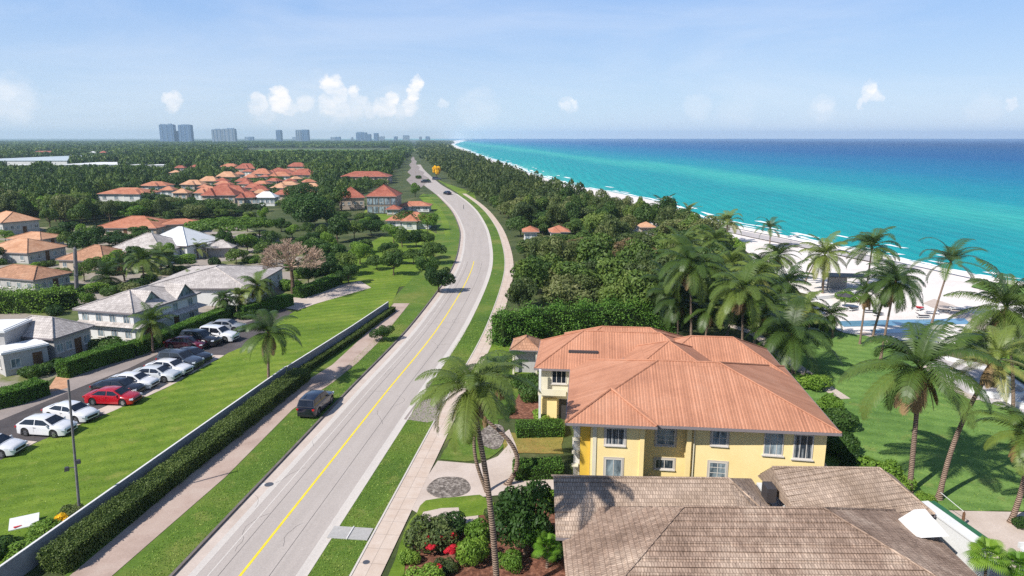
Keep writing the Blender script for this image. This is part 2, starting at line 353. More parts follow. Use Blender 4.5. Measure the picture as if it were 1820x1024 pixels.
def shingle_mat(name, cols, w_, h_, streak=.3):
    m, nt, bs, out = new_mat(name); v = coords(nt, 'UV'); vs = coords(nt, 'UV', (3.5, .55, 1))
    w = coords(nt, 'World'); big = noise(nt, w, .4, 5, .65); st = noise(nt, vs, 3.0, 5, .75)
    c = ramp(nt, big, [(.3+.4*i/(len(cols)-1), k) for i, k in enumerate(cols)]).outputs[0]
    br = N(nt, 'ShaderNodeTexBrick'); br.inputs['Scale'].default_value = 1; br.inputs['Brick Width'].default_value = w_; br.inputs['Row Height'].default_value = h_
    br.inputs['Mortar Size'].default_value = .018; br.inputs['Color1'].default_value = (1.12, 1.1, 1.08, 1); br.inputs['Color2'].default_value = (.8, .78, .77, 1); br.inputs['Mortar'].default_value = (.5, .46, .44, 1)
    L(nt, v, br.inputs[0]); c = mixc(nt, 1.0, c, br.outputs[0], 'MULTIPLY')
    c = mixc(nt, 1.0, c, ramp(nt, st, [(.3, (1-streak,)*3+(1,)), (.7, (1+streak*.7,)*3+(1,))]).outputs[0], 'MULTIPLY')
    L(nt, c, bs.inputs['Base Color']); bs.inputs['Roughness'].default_value = .9; bs.inputs['Specular IOR Level'].default_value = .15; bump(nt, bs, st, .6, .04); return m
M['shake'] = shingle_mat('brown_shakes', [lin(132, 112, 98, .9), lin(164, 142, 126, .9), lin(196, 176, 158, .9)], .16, .3, .48)
M['shake_pale'] = shingle_mat('pale_brown_shakes', [lin(158, 138, 120, .85), lin(180, 160, 142, .85), lin(200, 180, 162, .85)], .16, .3, .3)
M['shake_grey'] = shingle_mat('grey_shakes', [lin(178, 172, 168, .85), lin(198, 192, 188, .85), lin(214, 208, 204, .85)], .3, .45, .22)
M['shake_tan'] = shingle_mat('tan_shingles', [lin(172, 130, 104, .8), lin(190, 146, 118, .8), lin(200, 160, 132, .8)], .3, .45, .15)
M['flat_white'] = surf('white_membrane', two(lin(224, 226, 226, .82), lin(238, 238, 238, .82)), .3, .8, 4, .06, .1, .01)
M['flat_blue'] = surf('blue_grey_sheeting', two(lin(176, 192, 200, .8), lin(204, 212, 216, .8)), .02, .7, .4, .1, 0)
def tower_mat(name, a, b, fl=3.6):
    m, nt, bs, out = new_mat(name); v = coords(nt, 'UV'); br = N(nt, 'ShaderNodeTexBrick'); br.offset = 0
    br.inputs['Scale'].default_value = 1; br.inputs['Brick Width'].default_value = 6.0; br.inputs['Row Height'].default_value = fl; br.inputs['Mortar Size'].default_value = .9
    br.inputs['Color1'].default_value = a; br.inputs['Color2'].default_value = tuple(x*.8 for x in a[:3])+(1,); br.inputs['Mortar'].default_value = b
    L(nt, v, br.inputs[0]); L(nt, br.outputs[0], bs.inputs['Base Color']); bs.inputs['Roughness'].default_value = .5; return m
M['tower'] = tower_mat('tower_facade', lin(52, 92, 140, .7), lin(112, 142, 176, .7))  # blue of the distance haze is put into both tower facade colours
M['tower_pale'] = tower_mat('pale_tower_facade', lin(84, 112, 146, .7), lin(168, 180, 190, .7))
# sea: depth colour varies with the distance from the shore (a sandbar lies about 170 m out)
def sea_mat():
    m, nt, bs, out = new_mat('sea_water'); g = N(nt, 'ShaderNodeNewGeometry')
    sx = N(nt, 'ShaderNodeSeparateXYZ'); L(nt, g.outputs['Position'], sx.inputs[0])
    wv = coords(nt, 'World', (.012, .0022, 1)); wob = noise(nt, wv, 1, 5, .6)
    a = N(nt, 'ShaderNodeMath', operation='MULTIPLY_ADD'); L(nt, sx.outputs['Y'], a.inputs[0]); a.inputs[1].default_value = .115; L(nt, sx.outputs['X'], a.inputs[2])
    b = N(nt, 'ShaderNodeMath', operation='MULTIPLY_ADD'); L(nt, wob, b.inputs[0]); b.inputs[1].default_value = 120; L(nt, a.outputs[0], b.inputs[2])
    mr = N(nt, 'ShaderNodeMapRange'); mr.inputs['From Min'].default_value = 120; mr.inputs['From Max'].default_value = 2120; L(nt, b.outputs[0], mr.inputs[0])
    k = .66
    r = ramp(nt, mr.outputs[0], [(0, lin(90, 205, 190, k)), (.015, lin(10, 176, 176, k)), (.05, lin(0, 164, 172, k)), (.078, lin(60, 192, 182, k)), (.10, lin(0, 160, 176, k)), (.17, lin(0, 130, 172, k)), (.34, lin(0, 96, 156, k)), (1, lin(0, 66, 124, k))])
    wb = coords(nt, 'World', (.05, .02, 1), (0, 0, .2)); rip = noise(nt, wb, 3.2, 6, .72); r2 = noise(nt, coords(nt, 'World', (.25, .11, 1), (0, 0, .5)), 2.6, 4, .7)
    c = mixc(nt, 1.0, r.outputs[0], ramp(nt, rip, [(.3, (.7, .84, .88, 1)), (.7, (1.2, 1.1, 1.07, 1))]).outputs[0], 'MULTIPLY')
    wv2 = N(nt, 'ShaderNodeTexWave', Scale=.055, Distortion=7.0, Detail=4.0); wv2.inputs['Detail Scale'].default_value = .6; L(nt, coords(nt, 'World', (1, .35, 1), (0, 0, .1)), wv2.inputs[0])
    c = mixc(nt, 1.0, c, ramp(nt, wv2.outputs['Fac'], [(.2, (.88, .93, .95, 1)), (.9, (1.08, 1.05, 1.04, 1))]).outputs[0], 'MULTIPLY')
    L(nt, c, bs.inputs['Base Color']); bs.inputs['Roughness'].default_value = .45; bs.inputs['Specular IOR Level'].default_value = .05
    bump(nt, bs, r2, .7, .5); return m
M['sea'] = sea_mat()
M['pool'] = surf('pool_water', two(lin(96, 146, 176, .75), lin(126, 172, 196, .75)), .8, .12, 6, .1, .2, .02, spec=.5)
M['grey_floor'] = surf('terrace_paving', two(lin(186, 180, 180, .75), lin(210, 202, 198, .75)), .3, .9, 5, .1, .1, .01)  # pale grey for the walkway and the strip by the sea wall
M['red_fabric'] = plain('red_fabric', lin(190, 44, 52), .8)
M['dark_fabric'] = plain('dark_fabric', lin(66, 64, 68), .85)
M['white_fabric'] = plain('white_fabric', lin(232, 230, 228, .85), .85)
M['tyre'] = plain('tyre_rubber', lin(26, 26, 28), .85)
M['rim'] = plain('alloy_rim', lin(176, 178, 182, .8), .3, .8)
M['chrome'] = plain('chrome_trim', lin(190, 192, 196, .8), .2, .9)
M['black_trim'] = plain('black_plastic', lin(22, 22, 24), .6)
M['lamp_glass'] = plain('headlight_glass', lin(206, 212, 220, .8), .1, 0, 1)
M['tail_red'] = plain('taillight_red', lin(170, 16, 22), .25, 0, 1)
PAINT = {k: plain('car_paint_'+k, c, .3, .0, 1.0) for k, c in dict(white=lin(236, 236, 238, .82), pearl=lin(214, 218, 222, .8), red=lin(168, 14, 28), darkred=lin(96, 20, 44), black=lin(24, 24, 30), silver=lin(150, 154, 162, .8), navy=lin(10, 14, 34), slate=lin(58, 66, 80)).items()}
M['yardmix'] = surf('yard_ground', [(.34, lin(84, 100, 52, .8)), (.45, lin(116, 122, 70, .8)), (.52, lin(170, 158, 146, .72)), (.7, lin(186, 176, 166, .72))], .085, .9, 3, .2, .3, .03)
# ================================================================ foliage
def leaf_quads(P, Nn, size, jit=.55, aspect=.55, rs=RS):
    n = len(P); Nn = Nn + rs.normal(0, jit, (n, 3)); Nn /= np.linalg.norm(Nn, axis=1)[:, None]+1e-9
    T = rs.normal(0, 1, (n, 3)); T -= (T*Nn).sum(1)[:, None]*Nn; T /= np.linalg.norm(T, axis=1)[:, None]+1e-9
    B = np.cross(Nn, T); s = (size*rs.uniform(.6, 1.25, n))[:, None]
    V = np.stack([P+T*s, P+B*s*aspect+Nn*s*.12, P-T*s, P-B*s*aspect+Nn*s*.12], 1).reshape(-1, 3)
    return V, np.arange(4*n).reshape(n, 4)
def crown_arrays(seed, n, R=4.0, H=5.0, blobs=12, leaf=.3, shape='dome', inner=.12, jit=.55):
    rs = np.random.RandomState(seed); C = []; 
    for i in range(blobs):
        a = rs.uniform(0, 2*PI); q = rs.uniform(0, 1)**.5
        if shape == 'dome':
            z = rs.uniform(.25, .95); lim = math.sqrt(max(.05, 1-(max(0, z-.45)/.6)**2)); r = q*lim*.72
            br = rs.uniform(.18, .4); C.append((math.cos(a)*r*R, math.sin(a)*r*R, z*H*.82, br*R, br*R, br*R*.8))
        elif shape == 'umbrella':
            r = q*.78; z = .78-.42*r*r+rs.uniform(-.05, .05); br = rs.uniform(.2, .34)
            C.append((math.cos(a)*r*R, math.sin(a)*r*R, z*H, br*R, br*R, br*H*.42))
        elif shape == 'bush':
            r = q*.62; z = rs.uniform(.3, .62)*(1-.35*r); br = rs.uniform(.28, .44)
            C.append((math.cos(a)*r*R, math.sin(a)*r*R, z*H, br*R, br*R, br*H*.8))
        elif shape == 'spread':
            z = rs.uniform(.35, .85); r = q*.8; br = rs.uniform(.2, .34)
            C.append((math.cos(a)*r*R, math.sin(a)*r*R, z*H, br*R, br*R, br*R*.62))
    C = np.array(C); vol = C[:, 3]*C[:, 4]; k = rs.choice(len(C), int(n*1.8), p=vol/vol.sum())
    D = rs.normal(0, 1, (len(k), 3)); D[:, 2] += .25; D /= np.linalg.norm(D, axis=1)[:, None]
    rad = np.where(rs.uniform(0, 1, len(k)) < inner, rs.uniform(.3, .8, len(k)), rs.uniform(.86, 1.08, len(k)))
    P = C[k, :3]+D*C[k, 3:6]*rad[:, None]
    deep = np.zeros(len(k), bool)
    for j in range(len(C)):
        q = (((P-C[j, :3])/C[j, 3:6])**2).sum(1); deep |= (q < .6) & (k != j)
    keep = ~deep | (rs.uniform(0, 1, len(k)) < .1); keep &= P[:, 2] > .02*H
    P, D = P[keep][:n], D[keep][:n]
    V, Q = leaf_quads(P, D, leaf, jit, rs=rs)
    cl = rs.uniform(0, 1, len(C)); rn = np.clip(.55*cl[k[keep][:n]]+.45*rs.uniform(0, 1, len(P)), 0, 1)
    return V, Q, rn
CR = {}
def crown_mesh(key, mat, *a, **kw):
    V, Q, rn = crown_arrays(*a, **kw); me = np_mesh(key, V, Q, mat, rn); CR[key] = me; return me
for i in range(5): crown_mesh('dome%d' % i, M['leaf'], 100+i, 2600, blobs=20, leaf=.26)
for i in range(3): crown_mesh('olive%d' % i, M['leaf_olive'], 120+i, 2600, blobs=22, leaf=.25, shape='dome' if i == 1 else 'spread')
crown_mesh('light_wood', M['leaf_light'], 133, 2600, blobs=18, leaf=.26); crown_mesh('brown_wood', M['leaf_brown'], 134, 2000, blobs=18, leaf=.22, shape='spread')
for i in range(2): crown_mesh('near_dome%d' % i, M['leaf_dark'], 140+i, 4200, blobs=18, leaf=.22)
for i in range(2): crown_mesh('light%d' % i, M['leaf_light'], 150+i, 3800, blobs=18, leaf=.2)
crown_mesh('umbrella0', M['leaf_mid'], 160, 5200, R=6, H=4.5, blobs=34, leaf=.26, shape='umbrella')
crown_mesh('umbrella1', M['leaf_dark'], 161, 6500, R=6, H=6, blobs=34, leaf=.26, shape='dome')
for i in range(3): crown_mesh('bush%d' % i, M['leaf_dark'], 170+i, 2600, R=1.5, H=1.8, blobs=12, leaf=.1, shape='bush')
for i in range(3): crown_mesh('bush_light%d' % i, M['leaf_light'], 180+i, 2600, R=1.5, H=1.8, blobs=12, leaf=.1, shape='bush')
crown_mesh('bush_olive', M['leaf_olive'], 190, 2600, R=1.5, H=1.8, blobs=12, leaf=.1, shape='bush')
crown_mesh('bush_yellow', M['leaf_yellow'], 191, 1600, R=1.2, H=1.2, blobs=9, leaf=.1, shape='bush')
crown_mesh('yellow_tree', M['leaf_yellow'], 192, 2200, blobs=12, leaf=.3)
def trunk_mesh(name, h, r, limbs=5, seed=0, spread=1.6, mat=None):
    rs = random.Random(seed); mb = MB()
    mb.tube([(0, 0, -.2), (.05, 0, h*.35), (rs.uniform(-.2, .2), rs.uniform(-.2, .2), h*.75), (rs.uniform(-.3, .3), 0, h*1.25)], [r*1.3, r, r*.8, r*.35], 7)
    for i in range(limbs):
        a = 2*PI*i/limbs+rs.uniform(-.4, .4); z = h*rs.uniform(.55, .85)
        mb.tube([(0, 0, z), (math.cos(a)*spread*.5, math.sin(a)*spread*.5, z+h*.3), (math.cos(a)*spread, math.sin(a)*spread, z+h*.75)], [r*.55, r*.38, r*.12], 5)
    return mb.mesh(name, mat or M['bark'], True)
TRK = [trunk_mesh('trunk', 3.0, .2, 5, s) for s in range(3)]
def tree(name, label, loc, h, w, key, group=None, cat='tree', trunk_h=None, flat=1.0, rz=None):
    """h total height, w crown width; crown meshes are ~8 m wide and 5 m high (umbrellas 12 m)"""
    me = CR[key]; R0 = 6.0 if 'umbrella' in key else 4.0; H0 = 6.0 if key == 'umbrella1' else (4.5 if 'umbrella' in key else 5.0)
    th = trunk_h if trunk_h is not None else h*.3
    t = thing(name, label, cat, (loc[0], loc[1], 0), RS.uniform(0, 6.28) if rz is None else rz, group)
    tk = link_mesh('trunk', TRK[RS.randint(3)], t, sc=(h/8, h/8, (th+.8)/3.0*.8))
    cr = link_mesh('crown', me, t, loc=(0, 0, th*.8), sc=(w/2/R0, w/2/R0, (h-th*.8)/H0*flat)); return t
def bush(label, loc, h, w, key, group=None, name='bush', cat='bush', rz=None, wy=None):
    o = link_mesh(name, CR[key], None, loc=(loc[0], loc[1], -.03), rz=RS.uniform(0, 6.28) if rz is None else rz, sc=(w/3, (wy or w)/3, h/1.8))
    if 'yellow' in key: o.scale = (w/2.4, w/2.4, h/1.2)
    return tag(o, label, cat, group)
# ---------------------------------------------------------------- palms
def frond_arrays(rs, az, e0, droop, Ln, leaf, nl=34, wid=.05, wind=(0, 0, 0), sag=.5):
    n = 14; P = [np.zeros(3)]; T = []
    for i in range(n):
        t = i/(n-1); e = e0-droop*t**1.3
        d = np.array([math.cos(az)*math.cos(e), math.sin(az)*math.cos(e), math.sin(e)])+np.array(wind)*t; d /= np.linalg.norm(d)
        T.append(d); P.append(P[-1]+d*Ln/n)
    P = np.array(P); T.append(T[-1]); T = np.array(T); V = []; Q = []
    side0 = np.array([-math.sin(az), math.cos(az), 0])
    # rachis as a thin triangular strip
    for i in range(n):
        w0 = .035*(1-i/n)+.008; w1 = .035*(1-(i+1)/n)+.008; up = np.array([0, 0, .02])
        b = len(V); V += [P[i]-side0*w0, P[i]+side0*w0, P[i+1]+side0*w1, P[i+1]-side0*w1]; Q.append((b, b+1, b+2, b+3))
    for k in range(nl):
        t = .1+.9*k/(nl-1); f = t*n; i = min(n-1, int(f)); p = P[i]+(P[i+1]-P[i])*(f-i); d = T[i]
        up = np.cross(side0, d); up = up/np.linalg.norm(up); up = up if up[2] > 0 else -up
        l = leaf*(math.sin(PI*min(1, .18+t*.86))**.6)*rs.uniform(.85, 1.1)
        for s in (-1, 1):
            g = rs.uniform(.75, 1.25)
            a = s*side0*.8+d*.55+up*.12; a /= np.linalg.norm(a)
            b_ = a+np.array([0, 0, -sag*1.2*g])+np.array(wind)*.6; b_ /= np.linalg.norm(b_)
            m = p+a*l*.45; e = m+b_*l*.55; wv = d*wid; b = len(V)
            V += [p-wv*.5, p+wv*.5, m+wv, m-wv*.9, e+wv*.15, e-wv*.15]; Q += [(b, b+1, b+2, b+3), (b+3, b+2, b+4, b+5)]
    return np.array(V), np.array(Q)
def palm_crown(key, seed, nf=24, Ln=2.9, leaf=.8, wind=(0, 0, 0), emin=-.55, emax=1.35, nl=34, mat='palm_leaf', dead=0, sag=.5, droop=1.55, az=None, wid=.05):
    rs = np.random.RandomState(seed); Vs = []; Qs = []; R = []; b = 0
    for i in range(nf):
        f = i/nf; a = i*2.39996+rs.uniform(-.25, .25)
        e0 = emax+(emin-emax)*f+rs.uniform(-.22, .22); V, Q = frond_arrays(rs, a, e0, droop*(.75+.5*rs.rand())*(.8+.4*(1-f)), Ln*rs.uniform(.82, 1.08), leaf, nl, wid, wind, sag)
        Vs.append(V); Qs.append(Q+b); b += len(V); R.append(np.clip(np.full(len(Q), .75*f*rs.uniform(.3, 1.1))+rs.uniform(0, .22, len(Q)), 0, 1))
    me = np_mesh(key, np.concatenate(Vs), np.concatenate(Qs), M[mat], np.concatenate(R)); CR[key] = me; return me
palm_crown('palm0', 1, 23, 2.9, .75, nl=44, wid=.034)
palm_crown('palm1', 2, 22, 2.9, .68, nl=44, wid=.03, wind=(.35, .1, .05), emin=-.5)
palm_crown('palm2', 3, 16, 3.0, .55, nl=44, wid=.028, wind=(.5, .1, 0), emin=-.35, emax=1.4, sag=.35, droop=1.3)
palm_crown('palm3', 4, 15, 3.0, .55, nl=44, wid=.028, wind=(.3, -.1, .1), emin=-.4, emax=1.45, sag=.3, droop=1.45)
palm_crown('palm4', 5, 23, 3.0, .8, nl=46, wid=.03, emin=-.9, droop=1.3, sag=.8)
palm_crown('palm_dead', 6, 9, 2.2, .6, emin=-1.2, emax=-.9, droop=.4, mat='dead_frond', sag=1.2)
palm_crown('palm_fine', 7, 25, 3.1, .72, nl=60, wid=.024, emin=-.75, sag=.6)
palm_crown('palm_fine2', 8, 20, 3.0, .66, nl=60, wid=.024, wind=(.28, .05, .05), emin=-.5, sag=.6)
def fan_crown(key, seed, nf=26, mat='fan_leaf'):
    rs = np.random.RandomState(seed); V = []; Q = []; R = []
    for i in range(nf):
        a = i*2.39996; e = 1.3-1.7*i/nf; d = np.array([math.cos(a)*math.cos(e), math.sin(a)*math.cos(e), math.sin(e)])
        s = np.array([-math.sin(a), math.cos(a), 0]); u = np.cross(s, d); L0 = rs.uniform(.5, .8); p = d*L0; c = rs.rand()
        b = len(V); V += [-s*.015, s*.015, p+s*.012, p-s*.012]; Q.append((b, b+1, b+2, b+3)); R.append(.6)
        for k in range(22):
            q = -1.9+3.8*k/21; f = d*math.cos(q)+s*math.sin(q); f = f/np.linalg.norm(f); l = .75*(1-.12*abs(q)); m = p+f*l*.6-np.array([0, 0, .03]); e2 = m+(f+np.array([0, 0, -.9]))*l*.3; w = np.cross(f, u)*.03; b = len(V)
            V += [p, p+w*.3, m+w, m-w, e2+w*.2, e2-w*.2]; Q += [(b, b+1, b+2, b+3), (b+3, b+2, b+4, b+5)]; R += [c*.7+.3*rs.rand()]*2
    me = np_mesh(key, np.array(V), np.array(Q), M[mat], np.array(R)); CR[key] = me
fan_crown('fan0', 1); fan_crown('fan1', 2, 34)
def palm(label, base, top, key, s=1.0, group=None, bow=0.0, r=.17, dead=True, rz=0, name='palm_tree', hcurve=None):
    """base: world point on the ground; top: world point of the crown; bow bends the trunk sideways"""
    b = Vector((base[0], base[1], 0)); d = Vector(top)-b
    t = thing(name, label, 'palm tree', b, 0, group)
    side = Vector((1, 0, 0))*bow; P = []; R = []; n = 16
    for i in range(n+1):
        f = i/n; x = hcurve(f) if hcurve else f**1.35
        P.append(Vector((d.x*x, d.y*x, d.z*f-.15*(1-f)))+side*math.sin(PI*f)); R.append(r*(1.0-.35*f)+r*.6*max(0, .08-f)/.08)
    mb = MB(); mb.tube(P, R, 10); mb.build('trunk', M['palm_bark'], t, True)
    bo = MB(); e = P[-1]; bo.tube([e-Vector((0, 0, .45)), e-Vector((0, 0, .15)), e+Vector((0, 0, .2))], [r*.7, r*1.15, r*.5], 8); bo.build('crown_shaft', M['dead_frond'], t, True)
    link_mesh('crown', CR[key], t, loc=e, rz=rz, sc=s)
    if dead: link_mesh('dead_fronds', CR['palm_dead'], t, loc=e, rz=rz+1, sc=s*.8)
    return t
def palm_px(label, bpx, tpx, key, s=1.0, **kw):
    b = G(*bpx)
    if s > 5:                # s given as the crown's width in the photograph
        co = np.array([v.co[:] for v in CR[key].vertices]); sp = (np.percentile(co[:, 0], 99)-np.percentile(co[:, 0], 1)+np.percentile(co[:, 1], 99)-np.percentile(co[:, 1], 1))/2
        s = s*proj(atY(tpx[0], tpx[1], b.y+kw.get('dy', 0)))[2]/FP/sp
    return palm(label, b, atY(tpx[0], tpx[1], b.y+kw.pop('dy', 0)), key, s, **kw)
# ---------------------------------------------------------------- hedges
def hedge(label, C, w, h, mat='leaf_hedge', dens=70, leaf=.07, group=None, name='hedge', rough=.06):
    """clipped hedge along the world polyline C"""
    C = [Vector((c[0], c[1], 0)) for c in C]; org = C[0].copy(); t = thing(name, label, 'hedge', org, 0, group)
    S = strip_pts(C, -w/2, w/2); mb = MB(); q = .07
    for i in range(len(C)-1):
        a, b, c, d = (p-org for p in (*S[i], *S[i+1])); m0 = (a+b)/2; m1 = (c+d)/2
        sh = lambda p, m, k: (p-m)*(1-k)+m
        a, b, c, d = sh(a, m0, q), sh(b, m0, q), sh(c, m1, q), sh(d, m1, q); z = h-.07
        mb.raw([(a.x, a.y, 0), (b.x, b.y, 0), (d.x, d.y, 0), (c.x, c.y, 0), (a.x, a.y, z), (b.x, b.y, z), (d.x, d.y, z), (c.x, c.y, z)], [(4, 5, 6, 7), (0, 4, 7, 3), (1, 2, 6, 5)]+([(0, 1, 5, 4)] if i == 0 else [])+([(3, 7, 6, 2)] if i == len(C)-2 else []))
    mb.build('branches', M['core'], t)
    Ps = []; Ns = []
    rs = RS; n1 = len(C)-1
    for i in range(n1):
        a, b = S[i]; c, d = S[i+1]; l = (C[i+1]-C[i]).length; r = (b-a).normalized()
        def add(k, f, nn):
            u = rs.uniform(0, 1, k); v = rs.uniform(0, 1, k)
            for uu, vv in zip(u, v): Ps.append(f(uu, vv)); Ns.append(nn)
        top = lambda u, v: (a.lerp(c, u)).lerp(b.lerp(d, u), v)-org+Vector((0, 0, h))
        add(int(dens*l*w), top, (0, 0, 1))
        add(int(dens*l*h*.9), lambda u, v: b.lerp(d, u)-org+Vector((0, 0, h*v)), tuple(r))
        add(int(dens*l*h*.9), lambda u, v: a.lerp(c, u)-org+Vector((0, 0, h*v)), tuple(-r))
        for e, (x, y), sg in ((0, S[0], -1), (n1-1, S[-1], 1)):
            if i == e:
                tt = Vector((r.y, -r.x, 0))*-sg
                add(int(dens*w*h), lambda u, v: x.lerp(y, u)-org+Vector((0, 0, h*v)), (tt.x, tt.y, 0))
    P = np.array([tuple(p) for p in Ps]); Nn = np.array(Ns, float)
    lump = .5*np.sin(P[:, 0]*1.7+P[:, 2]*2)+.5*np.sin(P[:, 1]*2.3+1)+rs.normal(0, .6, len(P)); P = P+Nn*(lump*rough)[:, None]
    # round the top edges a little
    V, Q = leaf_quads(P, Nn, leaf, .7)
    rn = np.clip(.5+.25*np.sin(P[:, 0]*.9)*np.sin(P[:, 1]*.7)+rs.uniform(-.35, .35, len(P)), 0, 1)
    link_mesh('foliage', np_mesh('foliage', V, Q, M[mat], rn), t); return t
# ================================================================ roofs and houses
def clip(poly, uv, k, lo, hi):
    """clip polygon (3D pts with uv) to lo<=uv[k]<=hi"""
    def half(P, U, c, sgn):
        oP, oU = [], []
        for i in range(len(P)):
            a, b = P[i], P[(i+1) % len(P)]; ua, ub = U[i], U[(i+1) % len(P)]
            da, db = sgn*(ua[k]-c), sgn*(ub[k]-c)
            if da >= 0: oP.append(a); oU.append(ua)
            if (da > 0 > db) or (da < 0 < db):
                t = da/(da-db); oP.append(a+(b-a)*t); oU.append((ua[0]+(ub[0]-ua[0])*t, ua[1]+(ub[1]-ua[1])*t))
        return oP, oU
    P, U = half(poly, uv, lo, 1)
    if len(P) < 3: return [], []
    return half(P, U, hi, -1)
def slope(mb, poly, mode='flat', pitch=.3, amp=.05):
    P = [Vector(p) for p in poly]; n = (P[1]-P[0]).cross(P[2]-P[0])
    if n.length < 1e-6 and len(P) > 3: n = (P[2]-P[0]).cross(P[3]-P[0])
    n.normalize()
    if n.z < 0: P.reverse(); n = -n
    h = Vector((0, 0, 1)).cross(n)
    h = h.normalized() if h.length > 1e-4 else Vector((1, 0, 0))
    v = n.cross(h); o = P[0]; U = [((p-Vector((0, 0, 0))).dot(h), p.dot(v)) for p in P]
    if mode == 'flat': mb.face(P, U); return
    if mode == 'tile':
        st = pitch/3; lo = math.floor(min(u[0] for u in U)/st); hi = math.ceil(max(u[0] for u in U)/st)
        hh = lambda u: amp*(0, 1, .55)[int(round(u/st)) % 3]
        for i in range(lo, hi):
            q, uu = clip(P, U, 0, i*st, (i+1)*st)
            if len(q) < 3: continue
            e0, e1 = hh(i*st), hh((i+1)*st)
            mb.face([p+n*(e0+(e1-e0)*(w[0]-i*st)/st) for p, w in zip(q, uu)], uu)
    if mode == 'shingle':
        mb.face([p-n*.01 for p in P], U)
        lo = math.floor(min(u[1] for u in U)/pitch); hi = math.ceil(max(u[1] for u in U)/pitch)
        for i in range(lo, hi):
            q, uu = clip(P, U, 1, i*pitch, (i+1)*pitch)
            if len(q) < 3: continue
            mb.face([p+n*(amp*(1-(w[1]-i*pitch)/pitch)+.004) for p, w in zip(q, uu)], uu)
            low = [(p, w) for p, w in zip(q, uu) if abs(w[1]-i*pitch) < 1e-4]
            if len(low) >= 2:
                low.sort(key=lambda x: x[1][0]); a, b = low[0], low[-1]
                mb.face([a[0], b[0], b[0]+n*(amp+.004), a[0]+n*(amp+.004)], [a[1], b[1], b[1], a[1]])
def hip_roof(parent, x0, x1, y0, y1, ze, zr, mat, mode='flat', pitch=.5, amp=.03, fascia='fascia', thick=.16, inset=None, caps=True, gable=(0, 0), capr=.09, soffit=True, capmat=None):
    """hip roof over a local rectangle; gable=(a,b) keeps the low/high end upright instead of hipped"""
    w, d = x1-x0, y1-y0; alongx = w >= d; half = min(w, d)/2; ins = half if inset is None else inset
    i0 = 0 if gable[0] else ins; i1 = 0 if gable[1] else ins
    if alongx: r0, r1 = (x0+i0, (y0+y1)/2, zr), (x1-i1, (y0+y1)/2, zr)
    else: r0, r1 = ((x0+x1)/2, y0+i0, zr), ((x0+x1)/2, y1-i1, zr)
    A, B, C_, D = (x0, y0, ze), (x1, y0, ze), (x1, y1, ze), (x0, y1, ze); mb = MB()
    if alongx: F = [(A, B, r1, r0), (C_, D, r0, r1), (B, C_, r1), (D, A, r0)]
    else: F = [(A, B, r0), (C_, D, r1), (B, C_, r1, r0), (D, A, r0, r1)]
    for k_, f in enumerate(F): slope(mb, f, ('tile' if k_ < 2 else 'flat') if mode == 'tile' else mode, pitch, amp)
    if soffit: mb.face([D, C_, B, A])
    rf = mb.build('roof', M[mat], parent)
    fb = MB(); g = .05
    for (p, q) in ((A, B), (B, C_), (C_, D), (D, A)):
        P, Q = Vector(p), Vector(q); m = (P+Q)/2; l = (Q-P).length; a = math.atan2(Q.y-P.y, Q.x-P.x)
        fb.box((m.x, m.y, ze-thick/2+.01), (l+.06, g, thick), a)
    fb.build('fascia', M[fascia], rf)
    if caps:
        cb = MB(); up = Vector((0, 0, amp*.6+.02))
        for (p, q) in ((A, r0), (D, r0) if alongx else (B, r0), (B, r1) if alongx else (D, r1), (C_, r1), (r0, r1)):
            P, Q = Vector(p)+up, Vector(q)+up
            if (Q-P).length > .3 and not (P.z < ze+.5 and ((gable[0] and Q == Vector(r0)+up) or (gable[1] and Q == Vector(r1)+up))): cb.tube([P, Q], capr, 6)
        if cb.v: cb.build('ridge_cap', M[capmat or mat], rf)
    return rf
def window(parent, c, w, h, ang, nx=2, ny=1, frame='frame', glass='glass', sill=True, fw=.08, surround=None, top_grid=False, proud=.05):
    """window on a wall plane; c is its centre on the wall, ang the direction (radians) of the wall's outward normal"""
    n = Vector((math.cos(ang), math.sin(ang), 0)); r = Vector((-n.y, n.x, 0)); c = Vector(c); a = math.atan2(r.y, r.x)
    mb = MB(); P = lambda u, v, o: tuple(c+r*u+Vector((0, 0, v))+n*o)
    fo = proud/2
    for s in (-1, 1): mb.box(P(s*(w/2-fw/2), 0, fo), (fw, proud, h), a)
    for s in (-1, 1): mb.box(P(0, s*(h/2-fw/2), fo), (w-2*fw, proud, fw), a)
    for i in range(1, nx): mb.box(P(-w/2+w*i/nx, 0, fo-.004), (fw*.6, proud-.012, h-2*fw), a)
    for i in range(1, ny): mb.box(P(0, -h/2+h*i/ny, fo-.008), (w-2*fw, proud-.02, fw*.5), a)
    if sill: mb.box(P(0, -h/2-.05, .07), (w+.2, .14, .09), a)
    f = mb.build('window', M[frame], parent)
    if surround:
        sb = MB(); k = .13
        for s in (-1, 1): sb.box(P(s*(w/2+k/2), 0, .02), (k, .04, h+2*k), a)
        sb.box(P(0, (h/2+k/2), .02), (w, .04, k), a); sb.build('surround', M[surround], f)
    g = MB(); g.box(P(0, 0, .008), (w-fw, .016, h-fw), a); g.build('pane', M[glass], f); return f
def door(parent, c, w, h, ang, mat='wood'):
    n = Vector((math.cos(ang), math.sin(ang), 0)); r = Vector((-n.y, n.x, 0)); c = Vector(c); a = math.atan2(r.y, r.x)
    mb = MB(); mb.box(tuple(c+n*.03), (w, .06, h), a); d = mb.build('door', M[mat], parent)
    k = MB(); k.box(tuple(c+n*.09+r*(w*.38)), (.05, .08, .14), a); k.build('handle', M['metal'], d); return d
